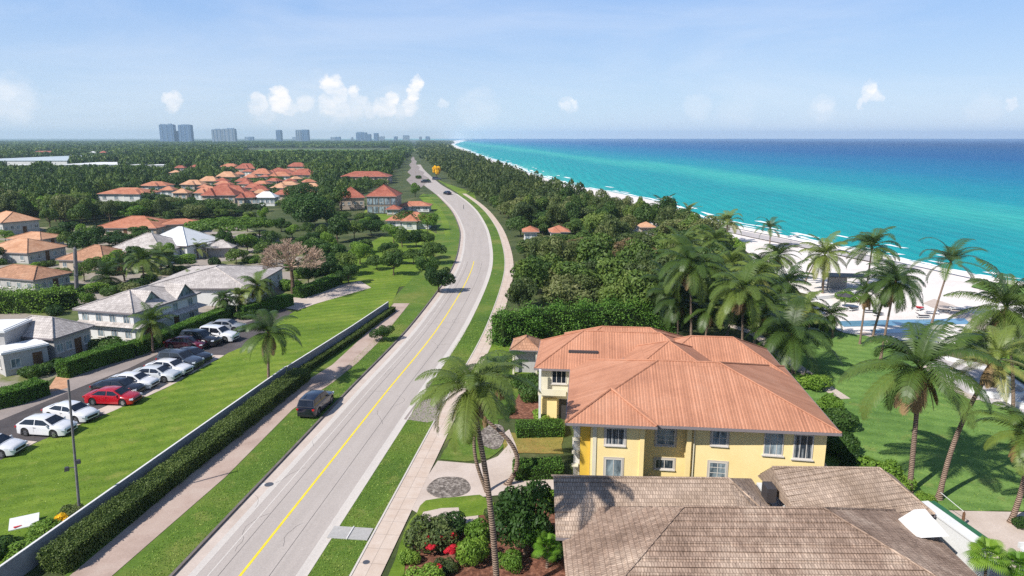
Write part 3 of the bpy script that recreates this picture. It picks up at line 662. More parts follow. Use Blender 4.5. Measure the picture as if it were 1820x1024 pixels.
def house(name, label, cen, rz, w, d, ze, zr, wall='grey_wall', roof='shake_grey', over=.5, wins=((3, 1), (2, 1)), group=None, mode='flat', pitch=.5, amp=.03, wh=1.1, ww=1.0, z0=0, cat='house', gable=(0, 0), glass='glass', dr=True, wing=None, two=False, frame='frame', caps=True, flat_roof=False, chimney=None, cap=None):
    """rectangular hip-roofed house; origin at its centre, local -y is the front"""
    t = thing(name, label, cat, (cen[0], cen[1], 0), rz, group)
    mb = MB(); mb.box((0, 0, ze/2+z0/2), (w, d, ze-z0)); mb.build('wall', M[wall], t)
    if flat_roof:
        rb = MB(); rb.box((0, 0, ze+.12), (w+2*over, d+2*over, .24)); rb.build('roof', M[roof], t)
        rb = MB(); rb.box((0, 0, ze+.28), (w+2*over-.5, d+2*over-.5, .06)); rb.build('roof_membrane', M['flat_white'], t)
    else:
        rf = hip_roof(t, -w/2-over, w/2+over, -d/2-over, d/2+over, ze-.05, zr, roof, mode, pitch, amp, caps=caps, gable=gable, thick=.2, capmat=cap)
        if chimney:
            cb = MB(); cb.box((chimney[0], chimney[1], zr-.1), (.7, .6, 1.3)); cb.box((chimney[0], chimney[1], zr+.6), (.85, .75, .12)); cb.build('chimney', M['white'], rf)
    if wing:    # a cross wing standing out to the front with its own lower hip roof
        wx, ww_, wo = wing[0]*w, wing[1]*w, wing[2]
        mb = MB(); mb.box((wx, -d/2-wo/2+.3, (ze-.1)/2), (ww_, wo+.6, ze-.1)); mb.build('wing_wall', M[wall], t)
        hip_roof(t, wx-ww_/2-over*.8, wx+ww_/2+over*.8, -d/2-wo-over, d*.1, ze-.02, ze+(zr-ze)*.78, roof, mode, pitch, amp, caps=caps, thick=.2, capmat=cap)
        window(t, (wx, -d/2-wo, ze*.52), min(ww, ww_*.5), min(wh, ze*.5), -PI/2, 2, 1, frame, glass)
    sides = (((-PI/2), w, d/2), (0, d, w/2), (PI/2, w, d/2), (PI, d, w/2))
    floors = [ze*.25, ze*.74] if two else [ze*.52]
    for (a, ln, off), ct in zip(sides, (wins[0], wins[1], wins[0], wins[1])):
        nw = ct[0]
        for fz in floors:
            for i in range(nw):
                u = -ln/2+ln*(i+.5)/nw; n = Vector((math.cos(a), math.sin(a), 0)); r = Vector((-n.y, n.x, 0)); c = n*off+r*u
                if dr and a == -PI/2 and i == nw//2 and fz == floors[0]:
                    door(t, (c.x, c.y, min(2.1, ze*.85)/2), .95, min(2.1, ze*.85), a); continue
                window(t, (c.x, c.y, fz), min(ww, ln/nw*.75), min(wh, ze*.5), a, 2, 1, frame, glass)
    return t
def house_px(name, label, CL, C, CR_, zr_rise, ze, dl=None, dr_=None, over=.4, **kw):
    """place a house by its eave corners in the photograph: C nearest, CR_ along the front to the right, CL along the left side (or dl metres deep)"""
    c = G(C[0], C[1], ze); r = G(CR_[0], CR_[1], ze); a = (r-c); W = a.length; ax = a.normalized(); ay = Vector((-ax.y, ax.x, 0))
    D = dl if dl else abs((G(CL[0], CL[1], ze)-c).dot(ay))
    m = c+ax*W/2+ay*D/2
    return house(name, label, (m.x, m.y), math.atan2(ax.y, ax.x), W-2*over, D-2*over, ze, ze+zr_rise, over=over, **kw)
# ================================================================ cars
def car_mesh_set(kind):
    """returns list of (part name, parent part or None, mesh, material key, z-loc)"""
    if kind == 'sedan': Lc, H, tail, cabin, hoodz, trz = 4.7, 1.44, .9, [(.62, 1.0), (1.35, 1.38), (2.15, 1.44), (2.85, 1.39), (3.62, .97)], .96, 1.0
    elif kind == 'hatch': Lc, H, tail, cabin, hoodz, trz = 4.4, 1.5, .9, [(.12, .98), (.75, 1.40), (1.7, 1.5), (2.5, 1.44), (3.35, 1.0)], .98, .98
    else: Lc, H, tail, cabin, hoodz, trz = 4.7, 1.78, 1.0, [(.06, 1.08), (.38, 1.7), (1.6, 1.78), (2.7, 1.72), (3.4, 1.14)], 1.12, 1.1
    belt = hoodz-.04 if kind != 'suv' else 1.08; wr = .34 if kind != 'suv' else .39; xr, xf = .92, Lc-.92
    hw = lambda x: .9*(1-.2*max(0, (.45-x)/.45)**2-.26*max(0, (x-(Lc-.75))/.75)**2)
    def top(x):
        if x < .25: return trz-.12+.12*(x/.25)
        if x < 1.0: return trz
        if x < 3.3: return trz+(hoodz-trz)*(x-1)/2.3
        return hoodz-.22*((x-3.3)/(Lc-3.3))**1.7-(.14*max(0, (x-(Lc-.18))/.18)**2)
    def arch(x):
        z = .2
        for c in (xr, xf):
            R = wr+.07
            if abs(x-c) < R: z = max(z, wr+math.sqrt(R*R-(x-c)**2))
        return z
    xs = sorted(set([0, .06, .16, .3, .45]+[round(xr+s, 3) for s in np.linspace(-wr-.075, wr+.075, 13)]+[1.6, 2.0, 2.4, 2.8, 3.1]+[round(xf+s, 3) for s in np.linspace(-wr-.075, wr+.075, 13)]+[Lc-.3, Lc-.16, Lc-.06, Lc]))
    V = []; F = []
    for x in xs:
        w = hw(x); zb = arch(x); zt = top(x); end = 1 if x in (0, Lc) else 0
        if end: w *= .93; zb = max(zb, .3)
        sh = max(zb+.05, zt-.28)
        half = [(w*.82, zb), (w, zb+.03), (w*1.0, sh), (w*.95, zt-.06), (w*.84, zt), (w*.4, zt+.035)]
        V += [(x, -y, z) for y, z in half]+[(x, y, z) for y, z in reversed(half)]
    k = 12
    for i in range(len(xs)-1):
        for j in range(k-1): F.append((i*k+j, i*k+j+1, (i+1)*k+j+1, (i+1)*k+j))
    F += [tuple(range(k-1, -1, -1)), tuple((len(xs)-1)*k+j for j in range(k))]
    F.append((0, k-1, k*(len(xs)-1)+k-1, k*(len(xs)-1))) if False else None
    F = [f for f in F if f]
    body = MB(); body.raw([(x-Lc/2, y, z) for x, y, z in V], F)
    # cabin
    zmax = max(z for _, z in cabin); wtop, wbot = (.6, .8) if kind != 'suv' else (.66, .82)
    yy = lambda z: wbot-(wbot-wtop)*(z-belt)/(zmax-belt)
    cp = []
    for i in range(len(cabin)-1):
        for s in range(4):
            f = s/4; cp.append((cabin[i][0]*(1-f)+cabin[i+1][0]*f, cabin[i][1]*(1-f)+cabin[i+1][1]*f))
    cp.append(cabin[-1]); V = []; F = []
    for x, z in cp:
        y = yy(z); V += [(x, -yy(belt)-.0, belt-.03), (x, -y, z-.03), (x, -y*.8, z+.012), (x, 0, z+.03), (x, y*.8, z+.012), (x, y, z-.03), (x, yy(belt), belt-.03)]
    for i in range(len(cp)-1):
        for j in range(6): F.append((i*7+j, i*7+j+1, (i+1)*7+j+1, (i+1)*7+j))
    body.raw([(x-Lc/2, y, z) for x, y, z in V], F)
    out = [('body', None, body.mesh('body', PAINT['white'], True), 'paint', None)]
    gl = lambda x, z, s, o=.014: (x-Lc/2, s*(yy(z)+o), z)
    b0, b1, t1, b2 = cabin[0], cabin[1], cabin[3], cabin[4]; tz = zmax-.1; bz = belt+.05; mid = (b1[0]+t1[0])/2+.12
    fz = lambda z, A, B: A[0]+(B[0]-A[0])*(z-A[1])/(B[1]-A[1])
    for s in (-1, 1):
        for pts in ([(fz(bz, b0, b1)+.22, bz), (fz(tz, b0, b1)+.16, tz-.03), (mid-.05, tz), (mid-.05, bz)], [(mid+.05, bz), (mid+.05, tz), (fz(tz, t1, b2)-.1, tz-.03), (fz(bz, t1, b2)-.16, bz)]):
            g = MB(); P = [gl(x, z, s) for x, z in pts]; g.face(P if s < 0 else P[::-1]); out.append(('side_window', None, g.mesh('side_window', M['car_glass']), None, None))
    for nm, A, B, sg in (('rear_window', b0, b1, -1), ('windshield', b2, t1, 1)):
        g = MB(); p = []
        for f, ins in ((.1, .1), (.9, .1)):
            x = A[0]+(B[0]-A[0])*f; z = A[1]+(B[1]-A[1])*f; y = (yy(z))*.9; o = .03
            n = Vector((-(B[1]-A[1]), 0, (B[0]-A[0]))).normalized(); n = n if n.z > 0 else -n
            p.append([(x-Lc/2+n.x*.03, q*y, z+n.z*.03) for q in (-1, 0, 1)])
        g.face([p[0][0], p[0][1], p[1][1], p[1][0]]); g.face([p[0][1], p[0][2], p[1][2], p[1][1]])
        for f in (0, 1):   # slight crown in the middle
            pass
        out.append((nm, None, g.mesh(nm, M['car_glass']), None, None))
    for x in (xr, xf):
        for s in (-1, 1):
            tb = MB(); c = (x-Lc/2, s*.78, wr); n = 20; V = []; 
            prof = [(-.11, wr*.6), (-.11, wr*.93), (-.085, wr), (.085, wr), (.11, wr*.93), (.11, wr*.66), (.06, wr*.6)]
            for o, r in prof:
                for j in range(n): V.append((c[0]+r*math.cos(2*PI*j/n), c[1]+s*o, c[2]+r*math.sin(2*PI*j/n)))
            tb.raw(V, [(i*n+j, i*n+(j+1) % n, (i+1)*n+(j+1) % n, (i+1)*n+j) for i in range(len(prof)-1) for j in range(n)])
            rb = MB(); V = [(c[0]+wr*.62*math.cos(2*PI*j/n), c[1]+s*.05, c[2]+wr*.62*math.sin(2*PI*j/n)) for j in range(n)]; rb.raw(V, [tuple(range(n))])
            for q in range(6):
                a = PI/3*q; rb.box((c[0]+math.cos(a)*wr*.33, c[1]+s*.075, c[2]+math.sin(a)*wr*.33), (.05+abs(math.cos(a))*wr*.5, .04, .05+abs(math.sin(a))*wr*.5))
            out.append(('wheel', None, tb.mesh('wheel', M['tyre'], True), None, rb.mesh('rim', M['rim'])))
    for s in (-1, 1):
        hb = MB(); hb.box((Lc/2-.17, s*.66, top(Lc-.2)-.12), (.34, .3, .13), -s*.35, .8); out.append(('headlight', None, hb.mesh('headlight', M['lamp_glass']), None, None))
        tb = MB(); tb.box((-Lc/2+.07, s*.68, trz-.2), (.16, .32, .14), s*.2, .9); out.append(('taillight', None, tb.mesh('taillight', M['tail_red']), None, None))
        mb = MB(); mb.box((cabin[4][0]-Lc/2-.35, s*.93, belt+.08), (.14, .2, .12), 0, .8); out.append(('door_mirror', None, mb.mesh('door_mirror', PAINT['white']), 'paint', None))
        db = MB(); db.box((mid-Lc/2, s*(.9+.001), .66), (.012, .006, .5)); db.box((mid-Lc/2+.12, s*.905, .8), (.16, .02, .03)); db.box((.6, s*.9, .26), (.01, .004, .01)); out.append(('door_handle', None, db.mesh('door_handle', M['black_trim']), None, None))
    gb = MB(); gb.box((Lc/2-.02, 0, .52), (.06, 1.0, .2)); gb.box((Lc/2-.03, 0, .3), (.08, 1.3, .1)); out.append(('grille', None, gb.mesh('grille', M['black_trim']), None, None))
    bb = MB(); bb.box((-Lc/2+.03, 0, .34), (.1, 1.45, .16)); out.append(('bumper', None, bb.mesh('bumper', M['black_trim']), None, None))
    ub = MB(); ub.box((0, 0, .27), (Lc-.5, 1.3, .16)); out.append(('underbody', None, ub.mesh('underbody', M['black_trim']), None, None))
    return out
CARS = {}
def car(kind, paint, label, loc, rz, s=1.0, group='cars parked beside the long lawn', roofrack=False):
    if kind not in CARS: CARS[kind] = car_mesh_set(kind)
    t = thing('parked_car', label, 'car', (loc[0], loc[1], 0.03), rz, group); t.scale = (s, s, s)
    for nm, _, me, role, sub in CARS[kind]:
        o = link_mesh(nm, me, t)
        if role == 'paint': o.material_slots[0].link = 'OBJECT'; o.material_slots[0].material = PAINT[paint]
        if sub: link_mesh('rim', sub, o)
    return t
# ================================================================ ground, roads, water
P0 = G(427, 1024)
CPT = [P0-VR*30, P0-VR*12, P0, P0+VR*14, P0+VR*30]+gp([(784, 575), (838, 480), (845, 430), (839, 400), (821, 370), (793, 345), (768, 328), (752, 312), (742, 300), (737, 288)])
CL = catmull(CPT, 8); nC = len(CL)
HW = [4.0 if c.y < 190 else min(5.0, 4.0+(c.y-190)*.01) for c in CL]
def off(k): return [k if abs(k) < 1e-6 else (k+(1 if k > 0 else -1)*(h-4.0)) for h in HW]
near = [i for i, c in enumerate(CL) if c.y < 345]
def upto(Y): return [c for c in CL if c.y < Y]
# coast
WE = [(838, 248.2), (822, 251), (806, 255.5), (808, 259), (822, 264), (851, 276), (909, 293), (937, 305), (989, 320), (1037, 331), (1091, 340), (1177, 358), (1243, 384), (1349, 405), (1447, 426), (1531, 443), (1651, 468), (1750, 489), (1835, 500), (2100, 545), (2700, 700)]
WEw = catmull([G(x, y) for x, y in WE], 5)
far_l = [Vector((-30000, 7500, 0)), Vector((-30000, -300, 0)), Vector((400, -300, 0))]
land = WEw+[Vector((400, -300, 0)), Vector((-12000, -300, 0)), Vector((-12000, 9000, 0)), Vector((-400, 9000, 0))]
mb = MB()
gv = [(-40000, -400), (40000, -400), (40000, 40000), (-40000, 40000)]
mb.face([(x, y, -2.2) for x, y in gv]); tag(mb.build('seabed', M['wetsand']), kind='structure')

mb = MB(); mb.face([(-9000, 400, -.75), (-9000, 39000, -.75), (39000, 39000, -.75), (39000, -400, -.75), (60, -400, -.75), (20, 250, -.75)])
tag(mb.build('sea', M['sea']), kind='structure')
sheet('far_shore', [(-400, 8995), (-12000, 8995), (-39000, 39000), (-14000, 39000), (-2500, 16000)], -.2, M['undergrowth'])
# beach: slopes from the land down under the water's edge
def shore_off(P, d):
    out = []
    for i, p in enumerate(P):
        t = (P[min(i+1, len(P)-1)]-P[max(i-1, 0)]).normalized(); out.append(p+Vector((t.y, -t.x, 0))*d)
    return out
W = WEw; wid = [max(14, min(46, 60-.06*p.y)) if p.y < 700 else 24+.012*(p.y-700) for p in W]
inl = [Vector((p.x-w_, p.y-w_*.25, 0)) for p, w_ in zip(W, wid)]
sheet('ground', [(p.x+1.5, p.y) for p in inl]+[(p.x, p.y) for p in land[len(WEw):]], 0.0, M['undergrowth'])
mb = MB()
for i in range(len(W)-1):
    a, b = inl[i], inl[i+1]; c, d = W[i+1], W[i]; o = Vector((6, 1.5, 0))
    ff = lambda p, q, t: p.lerp(q, t)
    rows = [(0, .05), (.55, .03), (.85, -.25), (1, -.6)]
    for (t0, z0), (t1, z1) in zip(rows, rows[1:]):
        p = [ff(a, d, t0), ff(b, c, t0), ff(b, c, t1), ff(a, d, t1)]; zz = [z0, z0, z1, z1]
        mb.face([(q.x, q.y, z) for q, z in zip(p, zz)][::-1])
    mb.face([(d.x, d.y, -.6), (d.x+o.x, d.y+o.y, -1.5), (c.x+o.x, c.y+o.y, -1.5), (c.x, c.y, -.6)])
tag(mb.build('beach', M['sand']), kind='structure')
# surf line: broken foam strips where the water meets the sand
for nm, o0, z in (('surf', 2.0, -.68), ('surf', 6.0, -.7), ('surf', 15.0, -.71)):
    mb = MB(); rs = random.Random(5+int(o0))
    for i in range(len(W)-1):
        n_ = max(1, int((W[i+1]-W[i]).length/6))
        n_ = min(n_, 40)
        for j in range(n_):
            if rs.random() < (.12 if o0 < 4 else (.6 if o0 < 9 else .88)): continue
            p = W[i].lerp(W[i+1], j/n_); q = W[i].lerp(W[i+1], (j+1)/n_); w0 = rs.uniform(.5, 1.6)*(1+.002*p.y); w1 = rs.uniform(.5, 1.6)*(1+.002*p.y); o1 = o0+rs.uniform(-.5, .5)
            mb.face([(p.x+o1, p.y, z), (p.x+o1+w0, p.y, z), (q.x+o1+w1, q.y, z), (q.x+o1, q.y, z)])
    tag(mb.build(nm, M['foam']), kind='structure')
# road
ribbon('road', upto(700), [-h for h in HW][:len(upto(700))], HW[:len(upto(700))], .03, M['road'])
S0 = upto(330); n0 = len(S0); ow = lambda k: off(k)[:n0]
ribbon('gutter', S0, ow(3.35), ow(3.98), .034, M['gutter']); ribbon('gutter', S0, ow(-3.95), ow(-3.15), .034, M['pinkpave']); ribbon('gutter', S0, ow(-3.15), ow(-2.65), .034, M['gutter'])
S1 = upto(150); n1 = len(S1)
ribbon('road_marking', S1, -.09, .09, .036, M['yellow'])
for o in (1.75, -1.35): ribbon('road_joint', S1, o, o+.035, .035, M['joint'])
ribbon('road_joint', S1, -2.0, -1.9, .035, M['gutter'])
ribbon('kerb', S0, ow(-4.18), ow(-3.98), 0, M['kerb'], h=.17)
ribbon('kerb', S0, ow(3.98), ow(4.1), 0, M['gutter'], h=.07)
# verges, side walk and path
ribbon('verge', S0, ow(4.1), ow(6.75), .05, M['verge'])
ribbon('verge', upto(330), ow(-10.6), ow(-4.18), .05, M['verge'])
ribbon('pavement', S0, ow(6.75), ow(8.5), .065, M['walk'])
ribbon('kerb', S0, ow(6.62), ow(6.75), 0, M['gutter'], h=.1)
sheet('path', gp([(60, 1080), (128, 1022), (332, 850), (470, 735), (509, 700), (590, 650), (628, 615), (665, 580), (700, 540), (728, 540), (700, 575), (672, 610), (635, 646), (590, 682), (520, 729), (400, 850), (203, 1022), (140, 1080)]), .075, M['path'])
WH = 1.55
wallA = [G(-60, 1048, WH), G(0, 1006, WH), G(250, 831, WH), G(508, 651, WH)]
wallB = [G(510, 651, WH), G(560, 620, WH), G(627, 578, WH), G(690, 536, WH)]
print('WALLOFF', [(round((p-P0).dot(UR), 2)) for p in wallA+wallB])
for p in wallA+wallB: p.z = 0
sheet('lawn', [(p.x, p.y) for p in wallA+wallB]+[(p.x, p.y) for p in gp([(712, 505), (650, 512), (570, 538), (520, 556), (478, 585), (447, 610), (407, 628), (293, 692), (175, 742), (61, 790), (-60, 850), (-260, 1000)])], .06, M['lawn'])
sheet('lawn', gp([(712, 510), (760, 500), (780, 470), (785, 420), (745, 400), (690, 415), (640, 440), (590, 480), (560, 541), (640, 522)]), .045, M['lawn'])
sheet('parking_lot', gp([(-120, 900), (-100, 800), (0, 735), (70, 700), (110, 690), (230, 640), (330, 600), (425, 560), (500, 548), (520, 556), (478, 588), (447, 612), (407, 630), (293, 694), (175, 746), (61, 796), (-60, 856)]), .035, M['asphalt'])
sheet('driveway', gp([(90, 690), (105, 668), (190, 640), (240, 618), (340, 585), (425, 560), (450, 570), (330, 606), (230, 655), (140, 690), (0, 748), (-100, 790), (-90, 765), (0, 722)]), .045, M['lane'])
for a, b, w_ in (((40, 800), (68, 786), 1.3), ((112, 770), (180, 744), 1.3), ((190, 738), (250, 712), 1.2), ((262, 706), (335, 672), 1.3), ((350, 666), (400, 632), 2.2)):
    p, q = G(*a), G(*b); t_ = (q-p).normalized(); r_ = Vector((t_.y, -t_.x, 0))
    sheet('parking_bay', [p-r_*.1, q-r_*.1, q-r_*w_*1.6, p-r_*w_*1.6], .05, M['pinkpave'])
sheet('pavement', gp([(505, 548), (515, 525), (560, 515), (640, 500), (660, 512), (560, 541), (530, 552)]), .07, M['pinkpave'])
sheet('driveway', gp([(80, 700), (100, 670), (123, 672), (122, 690)]), .055, M['clay_pale'])
sheet('yard', gp([(-200, 700), (-200, 430), (120, 400), (420, 400), (545, 440), (560, 500), (505, 548), (420, 560), (240, 615), (100, 670), (0, 720), (-200, 800)]), .02, M['yardmix'])
# right side gardens
sheet('driveway', gp([(728, 905), (755, 855), (778, 820), (850, 826), (885, 812), (903, 792), (894, 772), (905, 764), (916, 790), (930, 835), (1010, 845), (1030, 868), (900, 880), (850, 885), (800, 890), (745, 915)]), .06, M['pinkpave'])
sheet('driveway', gp([(718, 746), (740, 716), (800, 700), (785, 745), (760, 752)]), .062, M['lane'])
sheet('lawn', gp([(783, 818), (800, 780), (835, 728), (880, 735), (890, 770), (897, 795), (870, 815), (830, 822)]), .055, M['verge'])
sheet('garden_bed', gp([(852, 772), (870, 757), (890, 757), (897, 770), (893, 790), (880, 800), (858, 792)]), .085, M['pebble'], smooth=True)
sheet('garden_bed', gp([(758, 872), (775, 853), (800, 849), (826, 853), (836, 870), (820, 882), (780, 886)]), .085, M['pebble'], smooth=True)
sheet('lawn', gp([(682, 1060), (700, 1000), (730, 925), (757, 890), (800, 886), (852, 880), (880, 896), (872, 915), (790, 925), (745, 945), (728, 975), (712, 1060)]), .075, M['lawn'])
sheet('garden_bed', gp([(700, 1100), (728, 960), (752, 920), (850, 905), (1010, 880), (1025, 1100)]), .04, M['mulch'])
sheet('patio', gp([(748, 925), (752, 912), (785, 905), (815, 904), (818, 922), (850, 918), (850, 930), (800, 945), (770, 945)]), .09, M['pinkpave'], smooth=False)
sheet('garden_bed', gp([(896, 806), (890, 778), (900, 770), (1000, 768), (1000, 808)]), .05, M['dry'])
sheet('lawn', gp([(868, 640), (862, 605), (872, 575), (990, 575), (985, 640), (960, 665), (890, 665)]), .05, M['lawn'])
sheet('garden_bed', gp([(905, 745), (900, 712), (925, 690), (990, 690), (990, 745)]), .045, M['mulch'])
sheet('lawn', gp([(870, 720), (862, 680), (868, 640), (900, 640), (925, 690), (905, 745), (880, 745)]), .052, M['verge'])
mb = MB(); rc = random.Random(4)    # fine cracks and a few repair seams in the road
for k in range(15):
    s_ = rc.uniform(0, 75); o_ = rc.uniform(-3.2, 3.2); a_ = rc.choice([0, 0, PI/2])+rc.uniform(-.5, .5); p = P0+VR*s_+UR*o_
    for q in range(rc.randint(4, 10)):
        a_ += rc.uniform(-.5, .5); d = VR*math.cos(a_)*.5+UR*math.sin(a_)*.5; w_ = Vector((d.y, -d.x, 0)).normalized()*.011; e = p+d
        if abs((e-P0).dot(UR)) > 3.8: break
        mb.face([(p.x-w_.x, p.y-w_.y, .0345), (p.x+w_.x, p.y+w_.y, .0345), (e.x+w_.x, e.y+w_.y, .0345), (e.x-w_.x, e.y-w_.y, .0345)]); p = e
tag(mb.build('road_cracks', M['joint']), kind='structure')
# driveway crossing plates on the verge
t = thing('drainage_cover', 'white ribbed concrete culvert cover crossing the grass verge', 'culvert cover', G(623, 950), -RA)
mb = MB(); 
for i in range(9): mb.box((0, -.62+.155*i, .1), (2.75, .12, .07))
mb.build('slab', M['grey_wall'], t); mb = MB(); mb.box((0, 0, .15), (.07, 1.45, .08)); mb.build('rib', M['coping'], t)
# seaward lawn, pool, paths
sheet('lawn', gp([(1335, 640), (1395, 596), (1470, 590), (1540, 594), (1600, 612), (1640, 645), (1690, 688), (1750, 716), (1800, 728), (1880, 765), (2100, 830), (2100, 915), (1640, 907), (1500, 870), (1380, 740)]), .05, M['lawn_sea'])
ribbon('path', catmull(gp([(1225, 560), (1330, 590), (1372, 620), (1410, 648), (1470, 690), (1500, 710)]), 5), -.7, .7, .07, M['pinkpave'])
ribbon('path', catmull(gp([(1530, 592), (1580, 606), (1625, 630), (1662, 660), (1700, 690), (1742, 712)]), 5), -.9, .9, .075, M['pinkpave'])
sheet('terrace', gp([(1425, 560), (1440, 520), (1560, 505), (1660, 520), (1745, 555), (1790, 600), (1690, 612), (1600, 606), (1500, 592)]), .07, M['sand'])
sheet('pool', gp([(1486, 572), (1714, 567), (1726, 577), (1500, 582)]), .1, M['pool']); sheet('pool', gp([(1546, 587), (1612, 585), (1620, 592), (1554, 594)]), .1, M['pool'])
sheet('walkway', gp([(1640, 630), (1700, 638), (1750, 648), (1800, 672), (1850, 705), (1950, 770), (1950, 810), (1860, 760), (1800, 730), (1745, 714), (1700, 690), (1662, 662)]), .085, M['grey_floor'])
sheet('path', gp([(1640, 540), (1660, 532), (1720, 552), (1780, 590), (1850, 650), (1850, 672), (1770, 615), (1720, 575)]), .09, M['pinkpave'])
sheet('lawn', gp([(1725, 510), (1745, 500), (1840, 512), (1900, 535), (1900, 560), (1800, 530)]), .095, M['lawn_sea'])
sheet('lawn', gp([(1700, 600), (1740, 595), (1790, 630), (1860, 690), (1860, 706), (1800, 668), (1740, 640)]), .095, M['lawn_sea'])
sheet('grey_strip', gp([(1246, 397), (1349, 417), (1447, 437), (1531, 454), (1640, 478), (1600, 476), (1520, 460), (1430, 441), (1340, 423), (1250, 403)]), .1, M['grey_floor'])  # plain grey strip laid along the landward side of the sea wall
sheet('patio', gp([(1600, 905), (1700, 909), (2100, 918), (2300, 1060), (1700, 1060)]), .06, M['pinkpave'])
sheet('field', gp([(430, 269), (470, 266), (640, 266.3), (700, 268), (690, 271), (440, 272)]), .3, M['lawn_sea'])
sheet('sand_track', gp([(738, 336), (728, 326), (722, 320), (731, 312), (724, 306), (731, 299), (727, 293), (732, 288), (730, 283), (733, 279), (736, 279), (737, 284), (741, 287), (739, 292), (746, 297), (744, 302), (754, 306), (752, 311), (763, 317), (757, 326), (748, 334)]), .06, M['lane'])
sheet('lawn', gp([(744, 350), (753, 344), (764, 352), (784, 372), (797, 395), (800, 420), (792, 420), (782, 385), (762, 368)]), .055, M['lawn'])
sheet('lawn', gp([(775, 318), (790, 325), (843, 343), (846, 355), (828, 352), (795, 332)]), .055, M['lawn'])
sheet('lawn', gp([(640, 392), (650, 372), (700, 374), (705, 392)]), .06, M['lawn'])
# ---------------------------------------------------------------- boundary walls and hedges on the left
def wall_thing(label, C, h, th, mat, cap, name='boundary_wall'):
    org = C[0].copy(); t = thing(name, label, 'wall', org); C2 = [c-org for c in C]
    o = ribbon('wall_body', C2, -th/2, th/2, 0, M[mat], None, h=h); o.parent = t
    o = ribbon('coping', C2, -th/2-.015, th/2+.015, h, M[cap], None, h=.05); o.parent = t
    return t
wall_thing('long grey concrete wall between the mown lawn and the clipped roadside hedge', wallA, 1.5, .12, 'wall_conc', 'coping')
wall_thing('grey concrete wall running on past the end of the long roadside hedge', wallB, 1.5, .12, 'wall_conc', 'coping')
d_ = (wallA[3]-wallA[0]).normalized(); r_ = Vector((d_.y, -d_.x, 0))
ha = [wallA[0]+d_*1.2+r_*1.05]; Lh = (wallA[3]-wallA[0]).length
hedge('long clipped dark hedge beside the pink path and roadside wall', [wallA[0]+d_*(4.0+i*(Lh-3.6)/14)+r_*1.7 for i in range(15)], 1.9, 1.3, 'leaf_hedge_dark', 260, .065, rough=.12)
hedge('low dark hedge on the road side of the further concrete wall', [p+r_*.75 for p in wallB], .8, .8, 'leaf_hedge_dark', 200, .06)
hedge('tall clipped green hedge between the grey shingled house and the row of cars', catmull(gp([(112, 672), (170, 652), (232, 634)]), 3), 1.7, 1.9, 'leaf_hedge', 190, .08)
hedge('clipped green hedge running from the car row up to the palms', catmull(gp([(238, 632), (300, 608), (360, 583), (412, 562)]), 3), 1.7, 1.7, 'leaf_hedge', 190, .08)
hedge('short clipped hedge with rounded end beside the pale drive and lawn', gp([(428, 565), (470, 556), (515, 542)]), 1.8, 1.8, 'leaf_hedge', 190, .08)
hedge('clipped hedge before the white flat roofed annexe', gp([(-60, 735), (30, 716), (78, 700)]), 2.2, 1.6, 'leaf_hedge', 190, .08)
hedge('broad bright green hedge before the brown hip roofed house', catmull(gp([(-60, 555), (30, 552), (95, 550), (118, 545)]), 2), 4.5, 2.6, 'leaf_light', 60, .15, rough=.6)
hedge('dark clipped hedge beside the pale drive behind the lawn', gp([(530, 530), (562, 520), (600, 505)]), 2.2, 1.8, 'leaf_hedge', 60, .1)
# hedges before the yellow mansion
hedge('green clipped hedge block below the dry flower bed', gp([(914, 846), (998, 843)]), 1.9, 1.1, 'leaf_hedge', 150, .06)
hedge('green clipped hedge block above the dry flower bed', gp([(918, 772), (1000, 770)]), 2.0, 1.0, 'leaf_hedge', 130, .06)
hedge('tall dense green hedge behind the mansion roofs', gp([(885, 612), (960, 600), (1080, 590), (1190, 585)]), 3.5, 3.6, 'leaf_hedge', 90, .14, rough=.7)
